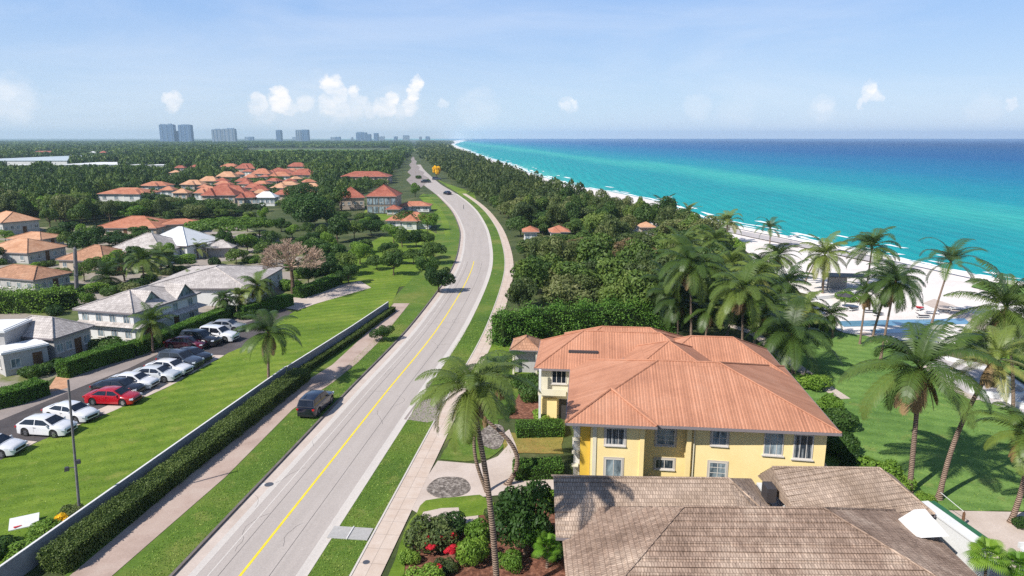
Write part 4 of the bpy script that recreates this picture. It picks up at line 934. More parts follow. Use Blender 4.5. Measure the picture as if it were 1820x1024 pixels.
# ================================================================ yellow mansion (in the road's frame, origin at the front-left eave corner)
def mansion():
    o = Vector((4.05, 48.1, 0)); t = thing('mansion', 'large two-storey yellow mansion under salmon barrel-tile hip roofs', 'house', o, -RA)
    W_, D_, ze, zr = 19.9, 14.9, 5.15, 7.75; ov = .55
    # walls: a projecting left bay, a recessed middle and a right wing
    def wl(poly, z1, nm='wall', mat='stucco'):
        mb = MB(); mb.prism(poly, 0, z1); return mb.build(nm, M[mat], t)
    wl([(1.9, .6), (6.0, .6), (6.0, 2.0), (9.6, 2.0), (9.6, 1.3), (19.2, .75), (19.2, D_-.5), (.6, D_-.5), (.6, 2.4), (1.9, 2.4)], ze-.02)
    wl([(.62, 1.3), (1.1, 1.3), (1.1, 2.38), (.62, 2.38)], ze-.1, 'corner_pier', 'white')
    wl([(1.12, .9), (1.88, .9), (1.88, 2.38), (1.12, 2.38)], ze-.1, 'corner_bay', 'stucco_deep')
    for z in (1.1, 2.2, 3.3):
        mb = MB(); mb.box((.75, 1.05, z), (.5, .46, .1)); mb.build('balcony_ledge', M['cream'], t)
    mb = MB(); mb.box((9.35, 1.22, ze/2-.1), (.34, .4, ze-.3)); mb.build('pilaster', M['stucco'], t)
    mb = MB(); mb.box((5.78, .56, ze/2-.1), (.34, .1, ze-.3)); mb.build('pilaster', M['stucco'], t)
    mb = MB(); mb.box((2.2, .57, ze/2-.1), (.3, .08, ze-.3)); mb.build('pilaster', M['cream'], t)
    an = -PI/2; yR = lambda x: 1.3-.55*(x-9.6)/9.6; aR = -PI/2-math.atan2(.55, 9.6)
    kw = dict(surround='stone_trim'); kw2 = dict(surround='stone_trim')
    window(t, (3.75, .6, 3.85), 1.45, 1.4, an, 3, 1, glass='glass_cur', **kw2); window(t, (3.7, .6, 1.15), 1.3, 1.75, an, 2, 1, **kw2)
    window(t, (7.7, 2.0, 3.55), 1.45, 1.75, an, 2, 4, **kw2); window(t, (7.7, 2.0, 1.1), 1.45, .85, an, 2, 1, glass='glass_cur', **kw2)
    window(t, (11.6, yR(11.6), 3.85), 1.15, 1.2, aR, 2, 2, **kw2); window(t, (11.6, yR(11.6), 1.2), 1.3, 1.35, aR, 2, 3, **kw2)
    window(t, (15.5, yR(15.5), 3.7), 1.4, 1.85, aR, 3, 1, top_grid=True); window(t, (17.6, yR(17.6), 3.6), 1.4, 1.95, aR, 3, 1, glass='glass_cur')
    for z, y in ((3.6, 4.5), (3.6, 8), (3.6, 11.5), (1.2, 6), (1.2, 10)): window(t, (.6, y, z), 1.1, 1.3, PI, 2, 2)
    for z, y in ((3.6, 3.5), (3.6, 7.5), (3.6, 11.5), (1.2, 5.5), (1.2, 9.5)): window(t, (19.2, y, z), 1.2, 1.3, 0, 2, 2)
    mb = MB(); mb.box((19.5, 1.7, .9), (.5, 2.0, 1.8)); mb.build('garden_wall_stub', M['tan_wall'], t)
    for x in (2.6, 3.3, 16.4, 16.9):    # small fittings on the facade
        pass
    dp = MB(); dp.tube([(9.75, 1.2, 4.9), (9.75, 1.2, .1)], .05, 6); dp.build('downpipe', M['cream'], t)
    # roofs
    kw = dict(mat='clay', mode='tile', pitch=.3, amp=.055, thick=.2, capr=.1)
    r1 = hip_roof(t, 0, W_, 0, D_, ze, zr, 'clay', 'tile', .25, .035, thick=.22, capr=.08)
    # bay roof: low hip standing out over the left bay, merging into the main slope
    mb = MB(); A, B = Vector((-.02, -.32, ze+.02)), Vector((6.75, -.32, ze+.02)); C_, D__ = Vector((6.75, .6, ze+.23)), Vector((-.02, .6, ze+.2)); ap = Vector((3.45, 3.35, 6.62))
    slope(mb, [A, B, ap], 'tile', .25, .035); slope(mb, [B, Vector((6.4, 1.2, ze+.3)), ap], 'tile', .25, .035); slope(mb, [ap, Vector((.0, .2, ze+.1)), A], 'tile', .25, .035)
    br = mb.build('bay_roof', M['clay'], t)
    cb = MB(); cb.tube([A+Vector((0, 0, .07)), ap+Vector((0, 0, .07))], .1, 6); cb.tube([B+Vector((0, 0, .07)), ap+Vector((0, 0, .07))], .12, 6); cb.build('ridge_cap', M['clay'], br)
    fb = MB(); fb.box((3.37, -.34, ze-.07), (6.8, .05, .2)); fb.build('fascia', M['fascia'], br)
    # rear wings
    def wing(x0, x1, y0, y1, z0, z1, nm='rear_wing_wall', wi=.55, mat='clay', **k):
        mb = MB(); mb.box(((x0+x1)/2, (y0+y1)/2, z0/2), (x1-x0-2*wi, y1-y0-2*wi, z0-.04)); mb.build(nm, M['cream'], t)
        return hip_roof(t, x0, x1, y0, y1, z0, z1, mat, 'tile', .25, .035, thick=.2, capr=.07, **k)
    wing(-3.3, 13.0, 11.9, 20.8, 5.15, 7.6)
    wing(-.9, 12.0, 16.5, 24.5, 4.95, 6.95, 'second_rear_wing_wall')
    wing(4.9, 12.9, 8.3, 16.3, 6.0, 8.05, 'cross_wing_wall')
    wing(7.0, 19.7, 11.6, 20.4, 5.1, 7.5, 'seaward_wing_wall')
    # balcony bay of the rear wing that shows left of the main block
    mb = MB(); mb.box((-1.6, 11.95, 2.75), (2.6, .9, .16)); mb.box((-1.6, 11.55, 3.05), (2.6, .1, .45)); mb.build('balcony', M['cream'], t)
    mb = MB(); mb.box((-2.72, 11.6, 1.35), (.22, .22, 2.7)); mb.box((-2.72, 11.6, 4.1), (.22, .22, 2.1)); mb.build('balcony_column', M['white'], t)
    window(t, (-1.0, 12.45, 4.2), 1.4, 1.3, an, 3, 1, glass='glass_dk'); mb = MB(); mb.box((-1.9, 12.2, 1.2), (1.5, .4, 1.9)); mb.build('porch_wall', M['stucco'], t)
    door(t, (-.5, 12.45, 1.0), .9, 2.0, an, 'dark_frame')
    # low dark strip under the upper ridge
    mb = MB(); mb.box((1.2, 13.9, 6.22), (2.8, .4, .3)); mb.build('dark_strip', M['dark_frame'], t)
    return t
mansion()
# small tan roofed garden pavilion left of the rear wing
def pavilion(label, cen, rz, w, d, ze, zr, roof='shake_tan', posts='cream', group=None, name='garden_pavilion', fl='white', walls=False, cat='pavilion'):
    t = thing(name, label, cat, (cen[0], cen[1], 0), rz, group); hip_roof(t, -w/2, w/2, -d/2, d/2, ze, zr, roof, 'flat', thick=.12, capr=.06)
    for a in (-1, 1):
        for b in (-1, 1):
            mb = MB(); mb.box((a*(w/2-.4), b*(d/2-.4), ze/2), (.2, .2, ze)); mb.build('post', M[posts], t)
    if walls: mb = MB(); mb.box((0, .3, ze/2), (w-1, d-1.6, ze-.1)); mb.build('wall', M['grey_wall'], t)
    return t
c = G(936, 668, 0); pavilion('small tan roofed pavilion tucked beside the mansion rear wing', (c.x, c.y+2), -RA, 3.4, 4.2, 3.0, 4.0, walls=True)
# ---------------------------------------------------------------- brown shake roofs in the foreground
def shake_house():
    t = thing('shingled_house', 'sprawling single-storey house under weathered brown shake roofs below the yellow mansion', 'house', (14, 33, 0), -.02)
    X = lambda x: x-14; Y = lambda y: y-33
    mb = MB(); mb.prism([(X(4.2), Y(28.5)), (X(24.4), Y(28.5)), (X(24.4), Y(38.2)), (X(4.2), Y(38.2))], 0, 2.95); mb.prism([(X(3.4), Y(36.6)), (X(15), Y(36.6)), (X(15), Y(42.6)), (X(3.4), Y(42.6))], 0, 2.9); mb.prism([(X(16.6), Y(38.4)), (X(25), Y(38.4)), (X(25), Y(43)), (X(16.6), Y(43))], 0, 2.9)
    mb.build('wall', M['white'], t)
    S = lambda pts: [Vector((X(a), Y(b), c)) for a, b, c in pts]
    def roof(nm, polys, mat='shake', pitch=.42, amp=.05, caps=()):
        mb = MB()
        for p in polys: slope(mb, S(p), 'shingle', pitch, amp)
        r = mb.build(nm, M[mat], t)
        if caps:
            cb = MB()
            for a, b in caps:
                a, b = S([a, b]); cb.tube([a+Vector((0, 0, .05)), b+Vector((0, 0, .05))], .07, 5)
            cb.build('ridge_cap', M[mat], r)
        return r
    # F: main front roof
    zr = 6.0; R0, R1 = (9.5, 34.3, zr), (17.2, 34.3, zr); ex0, ex1, ey0, ey1 = 2.9, 25.0, 27.6, 39.3
    roof('front_roof', [[(ex0, ey0, 3), (ex1, ey0, 3), R1, R0], [(ex1, ey0, 3), (ex1, ey1, 3), R1], [(ex0, ey0, 3), R0, (ex0, ey1, 3)], [(ex1, ey1, 3), (ex0, ey1, 3), R0, R1]], caps=((R0, R1), (R0, (ex0, ey0, 3)), (R1, (ex1, ey0, 3)), (R1, (ex1, ey1, 3))), amp=.055, pitch=.46)
    # E: rear left roof with an end gable at its left
    M['shake'], pale_ = M['shake_pale'], M['shake']; z2 = 4.9; e0, e1 = (2.5, 39.7, z2), (13.6, 39.7, z2)
    roof('rear_roof', [[(2.5, 35.6, 3.25), (13.5, 34.6, 3.25), (15.5, 36, 3.25), e1, e0], [(16.2, 38.6, 3.25), (16.2, 42.9, 3.2), e1], [(15.5, 36, 3.25), (16.2, 38.6, 3.25), e1], [e0, e1, (16.2, 42.9, 3.2), (2.5, 43.2, 3.2)]], caps=((e0, e1), (e1, (15.9, 37.4, 3.28))))
    # lower left skirt roof
    roof('side_roof', [[(3.0, 30.0, 2.35), (9.0, 30.0, 3.3), (8.6, 36.0, 4.4), (3.0, 35.8, 2.75)]], amp=.04)
    # E2: rear right hip roof
    z3 = 5.15; a0, a1 = (16.7, 40.8, z3), (23.6, 40.8, z3)
    roof('rear_right_roof', [[(17.0, 37.0, 3.8), (26.0, 38.4, 3.3), a1, a0], [(26.0, 38.4, 3.3), (26.0, 43.4, 3.3), a1], [a0, a1, (26.0, 43.4, 3.3), (16.9, 43.4, 3.3)], [(16.7, 43.2, 3.3), (17.0, 37.0, 3.8), a0]], caps=((a0, a1), (a1, (26, 38.4, 3.3))))
    M['shake'] = pale_
    for p, q in (((2.5, 35.6, 3.14), (8, 35.2, 3.14)), ((25.02, 27.6, 2.9), (25.02, 39.3, 2.9)), ((26.02, 38.4, 3.2), (26.02, 43.4, 3.2))):
        P, Q = S([p, q]); m = (P+Q)/2; fb = MB(); fb.box(m, ((Q-P).length, .06, .18), math.atan2(Q.y-P.y, Q.x-P.x)); fb.build('fascia', M['fascia'], t)
    # plaster corner below the left eave
    window(t, (X(4.2), Y(33), 1.4), 1.1, 1.1, PI); window(t, (X(24.4), Y(33), 1.4), 1.1, 1.1, 0); window(t, (X(3.4), Y(39.5), 1.4), 1.2, 1.2, PI)
    # dark box standing in for the shaded gap between the two rear roofs
    mb = MB(); mb.box((X(16.3), Y(39.9), 3.9), (.6, 1.0, .95)); mb.build('gap_shade', M['dark_frame'], t)
    return t
shake_house()
# low gravel flat roof strip and kerb between mansion and shingled house
t = thing('canopy', 'small white tent-like canopy over the side entrance of the shingled house', 'canopy', (24.0, 36.0, 0), .1)
mb = MB(); mb.face([(-1.0, -.9, 3.7), (1.0, -.9, 3.7), (.1, .1, 4.9), (-.6, .1, 4.9)]); mb.face([(-1.0, .9, 3.75), (-1.0, -.9, 3.7), (-.6, .1, 4.9)]); mb.face([(1.0, -.9, 3.7), (1.0, .9, 3.75), (.1, .1, 4.9)]); mb.face([(1, .9, 3.75), (-1, .9, 3.75), (-.6, .1, 4.9), (.1, .1, 4.9)])
mb.build('fabric_roof', M['white_fabric'], t); mb = MB(); mb.box((.1, .1, 1.9), (.9, .9, 3.7)); mb.build('pier', M['white'], t)
a, b = G(1644, 892, 3.2), G(1756, 972, 3.2); a.z = b.z = 0; C_ = [a-(b-a)*.02, a+(b-a)*.5, b]
t = thing('garden_wall', 'white wall with a green painted top edge beside the shingled house', 'wall', C_[0]); o0 = C_[0].copy(); C_ = [c-o0 for c in C_]
for nm, w0, w1, z_, m_, h_ in (('wall_body', -.4, .4, 0, 'white', 3.1), ('coping', -.3, .46, 3.1, 'white', .1), ('green_edge', -.78, -.3, 3.1, 'green_paint', .06)):
    o = ribbon(nm, C_, w0, w1, z_, M[m_], None, h=h_); o.parent = t
t = thing('annexe', 'low white flat-roofed annexe at the corner past the green topped wall', 'annexe', (31.4, 34.2, 0), -.03)
mb = MB(); mb.box((3.2, 0, 1.1), (9, 3.6, 2.2)); mb.build('wall', M['white'], t); mb = MB(); mb.box((3.2, 0, 2.3), (9.2, 3.8, .16)); mb.build('roof', M['flat_white'], t); mb = MB(); mb.box((3.2, -1.95, 2.5), (9.4, .12, .35)); mb.box((3.2, 1.95, 2.5), (9.4, .12, .35)); mb.build('parapet', M['coping'], t)
window(t, (-1.3, 0, 1.2), .8, .9, PI)
t = thing('gate_post', 'short brown timber post on the pink patio edge', 'post', G(1710, 936)); mb = MB(); mb.tube([(0, 0, 0), (0, 0, 1.0), (0, 0, 1.15)], [.1, .09, .02], 8); mb.build('post_body', M['wood'], t, True)
mb = MB(); mb.tube([(0, 0, 1.1), (-1.0, 1.2, 1.9)], .02, 5); mb.build('bracket', M['white'], t)
# ---------------------------------------------------------------- houses on the left
HP = house_px
HP('house', 'grey shingled two-storey house with twin gable dormers behind the clipped hedge', (90, 551), (236, 557), (357, 519), 1.7, 4.1, dl=9.5, roof='shake_grey', two=True, wins=((4, 1), (4, 1)), wh=1.1, wall='white')
c1 = G(236, 557, 4.1)
HP('house', 'low grey shingled house with broad eaves beside the car row', (-70, 596), (94, 602), (168, 578), 1.6, 3.1, roof='shake_grey', wins=((4, 1), (2, 1)), wall='grey_wall', dl=9)
HP('house', 'white flat-roofed house at the left behind the low shingled house', (-90, 590), (8, 592), (58, 570), .4, 4.4, roof='flat_white', flat_roof=True, wall='grey_wall', wins=((2, 1), (1, 1)), dl=6, over=.3)
HP('house', 'small flat-roofed grey annexe behind the L-shaped hedge', (-70, 634), (2, 632), (88, 614), .3, 2.6, roof='flat_white', flat_roof=True, wall='grey_wall', wins=((2, 1), (1, 1)), dl=3.5, over=.2)
HP('house', 'wide grey shingled house with white end wall behind the three palms', (290, 506), (440, 512), (506, 474), 1.8, 3.0, roof='shake_grey', wins=((4, 1), (2, 1)), wall='white', dl=17)
HP('house', 'brown hip-roofed house nearest the broad green hedge', (-90, 490), (59, 498), (129, 484), 1.5, 2.6, roof='shake_tan', wins=((6, 1), (5, 1)), dl=13, cap='shake_tan')
HP('house', 'peach-roofed grey house behind the brown hip-roofed one', (-90, 446), (48, 450), (121, 437), 2.2, 2.4, roof='clay_pale', wins=((5, 1), (4, 1)), dl=13)
HP('house', 'low peach-roofed house with long flat eave before the green trees', (0, 420), (72, 426), (117, 418.5), 1.2, 2.5, roof='clay_pale', wins=((3, 1), (3, 1)), dl=10)
HP('house', 'farthest peach-roofed house at the edge of the woodland', (-150, 388), (2, 396), (72, 390), 2.2, 3.6, roof='clay_pale', wins=((6, 1), (5, 1)), dl=14)
HP('house', 'small brown-roofed house right of the peach-roofed houses', None, (98, 461), (184, 464.5), 2.3, 2.2, roof='shake_tan', wins=((4, 1), (2, 1)), dl=10, wall='tan_wall')
HP('house', 'pale grey hip-roofed house between the palms and the white roofs', None, (184, 446), (288, 448), 3.0, 3.0, roof='shake_grey', wins=((4, 1), (2, 1)), dl=12, wall='white')
HP('house', 'bright white tent-roofed hall behind the grey hip roof', None, (250, 433), (332, 437), 3.2, 3.4, roof='flat_white', wins=((3, 1), (2, 1)), dl=11, wall='white', gable=(0, 0), cap='flat_white')
HP('house', 'white flat-roofed wing beside the tent-roofed hall', None, (330, 434), (372, 434), .5, 2.9, roof='flat_white', flat_roof=True, wins=((2, 1), (1, 1)), dl=6, wall='grey_wall', over=.3)
HP('house', 'long low building with a smooth orange roof amid the trees', None, (163, 405), (278, 405.5), 2.4, 2.4, roof='clay_orange', wins=((7, 1), (2, 1)), dl=14, wall='tan_wall', chimney=None)
HP('house', 'orange-roofed end wing with an open porch beside the long orange roof', None, (276, 400), (356, 397), 1.0, 2.7, roof='clay_orange', wins=((4, 1), (2, 1)), dl=8, wall='tan_wall')
c = G(388, 458, 0); pavilion('small grey shingled hut behind the wide shingled house', (c.x, c.y+2.5), .1, 6.2, 5.5, 2.2, 3.6, roof='shake_grey', walls=True, name='garden_hut', cat='hut')
c = G(432, 430, 0)
# dormers and lower skirt roof on the two-storey grey house
dh = [o for o in bpy.data.objects if o.get('label', '').startswith('grey shingled two-storey')][0]
Mw = Matrix.Translation(dh.location) @ Matrix.Rotation(dh.rotation_euler.z, 4, 'Z'); Mi = Mw.inverted()
for (px, py) in ((262, 533), (322, 520)):
    p = Mi @ G(px, py, 4.6); mb = MB(); w = 1.9; d = 3.2; A, B, T = Vector((p.x-w, p.y-.5, 4.1)), Vector((p.x+w, p.y-.5, 4.1)), Vector((p.x, p.y-.5, 5.9)); k = Vector((0, d, 0))
    slope(mb, [A-k*.1, T-k*.1, T+k, A+k*.4]); slope(mb, [B-k*.1, T-k*.1, T+k, B+k*.4]); o = mb.build('dormer_roof', M['shake_grey'], dh)
    mb = MB(); mb.face([A, B, T]); mb.build('dormer_face', M['glass'], o)
mb = MB(); 
hw_ = (G(236, 557, 4.1)-G(357, 519, 4.1)).length/2
for s in (slope(mb, [Vector((-hw_-.3, -5.6, 2.15)), Vector((hw_+.3, -5.6, 2.15)), Vector((hw_-.35, -4.3, 2.6)), Vector((-hw_+.35, -4.3, 2.6))]), slope(mb, [Vector((-hw_-.3, -5.6, 2.15)), Vector((-hw_-.3, 4.6, 2.15)), Vector((-hw_+.4, 4.3, 2.6)), Vector((-hw_+.4, -4.3, 2.6))])): pass
mb.build('skirt_roof', M['shake_grey'], dh)
# ---------------------------------------------------------------- terracotta village in the trees
FAR = [ # x0, x1, y eave, rise, eave height, roof, label
 (175, 254, 344.5, 3.4, 3.4, 'clay_orange', 'orange-roofed white house standing alone at the left of the village'),
 (251, 291, 330, 3, 3, 'clay_orange', 'small orange-roofed house behind the lone white house'), (283, 306, 338, 2.6, 3, 'clay_orange', 'narrow orange roof beside the small house left in the village'),
 (306, 331, 343, 3, 3, 'clay_pale', 'pale peach roof left of the village centre'), (323, 354, 328, 3.5, 3, 'clay_pale', 'long pale roof in the second village row'),
 (344, 374, 343, 5, 3, 'clay_orange', 'steep orange roof next to the brown pyramid roof'), (360, 413, 347, 5.5, 3.4, 'clay_red', 'white-walled house with a brown pyramid roof at the village front'),
 (393, 430, 342, 5, 3.6, 'clay_red', 'red hip roof behind the white-walled pyramid house'), (420, 455, 351, 5.5, 3.4, 'clay_red', 'dark-walled house with a rounded red roof at the village front'),
 (452, 487, 351, 4, 3.4, 'flat_white', 'pale blue-white gabled house at the village front'), (485, 514, 346, 4, 3, 'clay_red', 'red roof at the right end of the village front'),
 (492, 524, 329, 2.6, 3, 'clay_pale', 'flat tan roof right of the dark trees in the village'), (393, 417, 296.5, 4, 3, 'clay_orange', 'orange roof at the far left of the back row'),
 (419, 449, 299.5, 6, 3, 'clay_red', 'large pinkish red roof in the back row'), (449, 475, 309, 9, 3, 'clay_orange', 'tall orange roof in the middle of the back row'),
 (471, 516, 307.5, 4, 3, 'clay_red', 'long red roof with a ridge in the back row'), (480, 511, 313, 4, 3, 'clay_orange', 'orange roof before the long red ridge'),
 (512, 539, 296, 5, 3, 'clay_red', 'farthest pink roof at the right of the back row'), (517, 554, 311, 6, 3, 'clay_red', 'red and pink roof at the right end of the village'),
 (386, 414, 314.5, 5, 3, 'clay_pale', 'pale pink roof in the middle rows of the village'), (355, 381, 322, 4, 3, 'clay_pale', 'tan roof among bushes in the middle rows'),
 (382, 401, 322, 3, 3.4, 'clay_red', 'small red turret-like roof in the middle rows'), (310, 326, 298.5, 3, 3, 'clay_red', 'small red roof alone in the trees behind the village'),
 (338, 350, 297, 3, 3, 'clay_red', 'tiny red roof deep in the trees'), (301, 317, 307, 2.4, 3, 'clay_pale', 'small pale roof half hidden by trees'),
 (608, 686, 314, 4.5, 4.2, 'clay_red', 'broad red-roofed house behind the glass-fronted one'), (686, 709, 372, 2, 2.2, 'clay_red', 'dark red garage roof beside the glass-fronted house'),
 (711, 760, 366, 2.2, 2.2, 'clay_orange', 'low orange hip roof near the curving road'), (689, 760, 392, 3.4, 2.6, 'clay_orange', 'orange hip roof with dark front nearest the curving road'),
 (930, 957, 412, 2.8, 3, 'clay_orange', 'orange roof peeking out of the dense trees by the road bend'), (978, 1012, 412, 2.5, 3, 'clay_orange', 'second orange roof deeper in the dense trees'), (1140, 1166, 404, 2.5, 3, 'clay_pale', 'pale tan roof hidden in the dense trees before the beach'),
 (60, 92, 270.5, 3, 4, 'clay_red', 'tiny far red roof beyond the white warehouse'), (178, 186, 271.5, 4, 6, 'clay_red', 'far bright red roof alone on the wooded plain'), (160, 168, 271.5, 3, 5, 'flat_white', 'far white shed beside the bright red roof')]
KEEP = []      # (x0, y0, x1, y1, max distance): things that trees nearer than this must not cover
for x0, x1, ye, rise, ze, rf, lb in FAR:
    a = G(x0, ye, ze); small = x1-x0 < 30
    wc = {'clay_red': 'tan_wall', 'clay_orange': 'white', 'clay_pale': 'tan_wall', 'flat_white': 'white'}[rf]
    W_ = (G(x1, ye, ze)-a).length
    xe = 5 if W_ > 8 else 2; W_ = (G(x1+xe, ye, ze)-G(x0-xe, ye, ze)).length
    HP('house', lb, None, (x0-xe, ye), (x1+xe, ye), min(rise*.62, W_*.24), ze, dl=max(6, min(15, W_*.66)), roof=rf, wall=wc, over=.6, wins=((2 if small else 4, 1), (1, 1)), dr=False, caps=False, wh=1.4, ww=1.6, group=None, wing=None if small or rf == 'flat_white' else ((-.25, .25, .05)[int(x0) % 3], .34, 1.6))
    KEEP.append((x0+1, ye-rise*.8*FP/a.y, x1-1, ye+(5 if ye > 325 else 1), a.y-2))
for q in ((176, 344, 252, 356), (362, 345, 412, 354), (418, 350, 486, 360)): KEEP.append(q+(290,))
vr = random.Random(17); VH = []
VP = [(x0, x1, ye) for x0, x1, ye, *_ in FAR]
for k in range(400):
    ye = vr.choice([300, 304, 309, 314, 318, 323, 328, 333, 338, 343])+vr.uniform(-1.5, 1.5); x0 = vr.uniform(268, 540)
    if x0 < 455-(ye-296)*3.4: continue
    w_ = (9+(ye-290)*.42)*vr.uniform(.9, 1.35)
    if any(abs(ye-y) < 4.2 and x0 < b+1 and x0+w_ > a-1 for a, b, y in VP): continue
    VP.append((x0, x0+w_, ye)); rf = vr.choice(['clay_red', 'clay_orange', 'clay_pale', 'clay_red', 'clay_orange']); a = G(x0, ye, 3); W_ = (G(x0+w_, ye, 3)-a).length
    HP('house', 'terracotta-roofed house packed in the rows of the village', None, (x0, ye), (x0+w_, ye+vr.uniform(-.8, .8)), W_*.2, 3, dl=max(5.5, W_*.6), roof=rf, wall=vr.choice(['white', 'tan_wall']), over=.6, wins=((3, 1), (1, 1)), dr=False, caps=False, group='small houses packed in the village rows', wing=((vr.choice([-.28, .28]), .36, 1.3) if W_ > 7 and vr.random() < .6 else None))
    KEEP.append((x0+1, ye-W_*.2*.75*FP/a.y, x0+w_-1, ye, a.y-2))
    if len(VP) > len(FAR)+46: break
# two-storey glass-fronted house with red roofs
t0 = HP('house', 'two-storey house with big glass front under red hip roofs', None, (649, 349), (705, 349), 3.6, 6.2, dl=13, roof='clay_red', wall='tan_wall', wins=((1, 1), (2, 1)), two=True, dr=False)
KEEP.append((604, 328, 705, 374, 255))
wv = (G(705, 349, 6.2)-G(649, 349, 6.2)).length-.8
for i in range(5):
    for z in (1.5, 4.5): window(t0, (-wv/2+wv*(i+.5)/5, -(13-.8)/2-.06, z), wv/5*.88, 2.4, -PI/2, 2, 1, 'metal', 'glass')
HP('house', 'lower left wing of the glass-fronted house under a long red roof', None, (601, 352), (649, 351), 3.6, 4.4, dl=11, roof='clay_red', wall='tan_wall', wins=((4, 1), (1, 1)), dr=False)
# far white warehouses
for lb, x0, x1, ye, dl, ze, rf in (('long pale blue-grey warehouse roof on the wooded plain', -90, 119, 286, 190, 5, 'flat_blue'), ('white flat warehouse behind the left woodland', 104, 176, 293, 60, 4, 'flat_white'), ('smaller white shed right of the flat warehouse', 176, 210, 293, 25, 4, 'flat_white'), ('white low sheds among trees left of the village', 231, 246, 293.5, 14, 4, 'flat_white'), ('row of white sheds before the far woodland', 262, 292, 294, 16, 4, 'flat_white'), ('tiny white shed in the left woodland', 20, 54, 294, 14, 3, 'flat_white')):
    a = G(x0, ye, ze); t = HP('warehouse', lb, None, (x0, ye), (x1, ye), .5, ze, dl=dl, roof=rf, wall='white', flat_roof=True, over=.5, wins=((5, 1), (1, 1)), dr=False, cat='warehouse')
    for ch in t.children:
        if ch.name.startswith('roof_membrane') and rf == 'flat_blue': ch.data.materials[0] = M['flat_blue']
    KEEP.append((x0, ye-9 if dl > 50 else ye-3, x1, ye+1, a.y-3))
KEEP += [(430, 263, 700, 268, 1200), (700, 272, 772, 345, 560), (795, 240, 1200, 300, 99)]
# ---------------------------------------------------------------- skyline towers
def tower(label, x0, x1, yt, D, mat='tower', dep=30, steps=(), name='tower_block'):
    a = atY(x0, 250, D); b = atY(x1, 250, D); h = atY((x0+x1)/2, yt, D).z; w = b.x-a.x
    t = thing(name, label, 'tower block', ((a.x+b.x)/2, D+dep/2, 0), 0, 'towers on the far skyline')
    mb = MB(); H = h
    for (nx, nz, tx, tz) in ((1, 0, 0, 0),): pass
    for (px_, py_, sx, sy) in ((0, 0, w, dep),):
        V = [(-w/2, -dep/2), (w/2, -dep/2), (w/2, dep/2), (-w/2, dep/2)]
        for i in range(4):
            p, q = V[i], V[(i+1) % 4]; l = math.hypot(q[0]-p[0], q[1]-p[1])
            mb.face([(p[0], p[1], 0), (q[0], q[1], 0), (q[0], q[1], H), (p[0], p[1], H)], [(0, 0), (l, 0), (l, H), (0, H)])
        mb.face([(x, y, H) for x, y in V])
    mb.build('wall', M[mat], t)
    rb = MB(); rb.box((0, 0, H+1), (w*.9, dep*.9, 2)); 
    for s in steps: rb.box((w*s[0], 0, H+s[2]/2), (w*s[1], dep*.5, s[2]))
    rb.build('roof', M['tower_trim'], t)
    bb = MB(); 
    for k in range(3): bb.box((-w/2+w*(k+.5)/3, -dep/2-.6, H/2), (w*.07, 1.2, H*.96))
    bb.build('balcony_stack', M['tower_trim'], t)
tower('tallest slab tower at the left end of the far skyline', 285, 310, 222, 3600, steps=((-.3, .3, 4), (.2, .2, 6)))
tower('low annex tower between the two tall left slabs', 310.5, 317, 233.5, 3620, dep=24)
tower('second tall slab tower right of the tallest one', 318.5, 340.5, 222.5, 3600, steps=((0, .6, 4),))
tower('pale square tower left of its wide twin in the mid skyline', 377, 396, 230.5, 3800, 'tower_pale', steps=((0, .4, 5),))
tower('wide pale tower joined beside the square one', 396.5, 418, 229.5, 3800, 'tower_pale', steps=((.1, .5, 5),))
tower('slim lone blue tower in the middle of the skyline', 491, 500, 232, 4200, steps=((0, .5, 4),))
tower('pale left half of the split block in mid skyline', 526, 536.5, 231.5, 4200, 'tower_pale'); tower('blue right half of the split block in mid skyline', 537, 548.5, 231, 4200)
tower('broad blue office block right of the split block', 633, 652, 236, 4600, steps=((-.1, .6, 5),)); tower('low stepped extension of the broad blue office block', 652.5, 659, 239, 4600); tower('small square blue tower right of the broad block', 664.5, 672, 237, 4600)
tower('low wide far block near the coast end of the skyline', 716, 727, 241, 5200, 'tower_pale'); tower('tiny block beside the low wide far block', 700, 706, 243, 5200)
rr = random.Random(3)
for i in range(15):
    x = rr.uniform(345, 760); w_ = rr.uniform(3, 9); tower('small hazy low block on the horizon between the named towers', x, x+w_, rr.uniform(242.4, 245), 5400+rr.uniform(0, 600), rr.choice(['tower', 'tower_pale']), name='distant_block')
# ================================================================ cars
wd = math.radians(-8)
def cpx(x, y): return G(x, y)
car('sedan', 'white', 'white saloon cut off at the near end of the parked row', cpx(-14, 806), wd+.1, 1.1)
car('hatch', 'white', 'white hatchback second from the near end of the row, before the lamp post', cpx(86, 770), wd, 1.1)
car('sedan', 'white', 'white saloon just behind the white hatchback', cpx(128, 744), wd-.15, 1.1)
car('sedan', 'red', 'bright red car in the parked row', cpx(203, 716), wd+.05, 1.1)
car('sedan', 'black', 'black car parked tight against the far side of the red one', cpx(212, 699), wd, 1.1)
car('sedan', 'white', 'white saloon directly beyond the red and black cars', cpx(238, 688), wd, 1.1)
car('sedan', 'pearl', 'pearl white coupe in the middle of the parked row', cpx(278, 675), wd+.02, 1.1)
car('sedan', 'white', 'white saloon between the pearl coupe and the dark roofed off-roader', cpx(302, 663), wd-.1, 1.1)
car('suv', 'slate', 'slate grey off-roader in the middle of the row', cpx(322, 652), wd-.1, 1.1)
car('sedan', 'black', 'black saloon beyond the slate off-roader', cpx(340, 641), wd-.2, 1.1)
car('sedan', 'darkred', 'dark wine red car near the far end of the row', cpx(333, 619), wd, 1.1)
car('suv', 'black', 'black estate car beside the wine red one', cpx(357, 613), wd-.1, 1.1)
car('suv', 'white', 'white van-like car at the far end of the row', cpx(390, 605), wd-.1, 1.1)
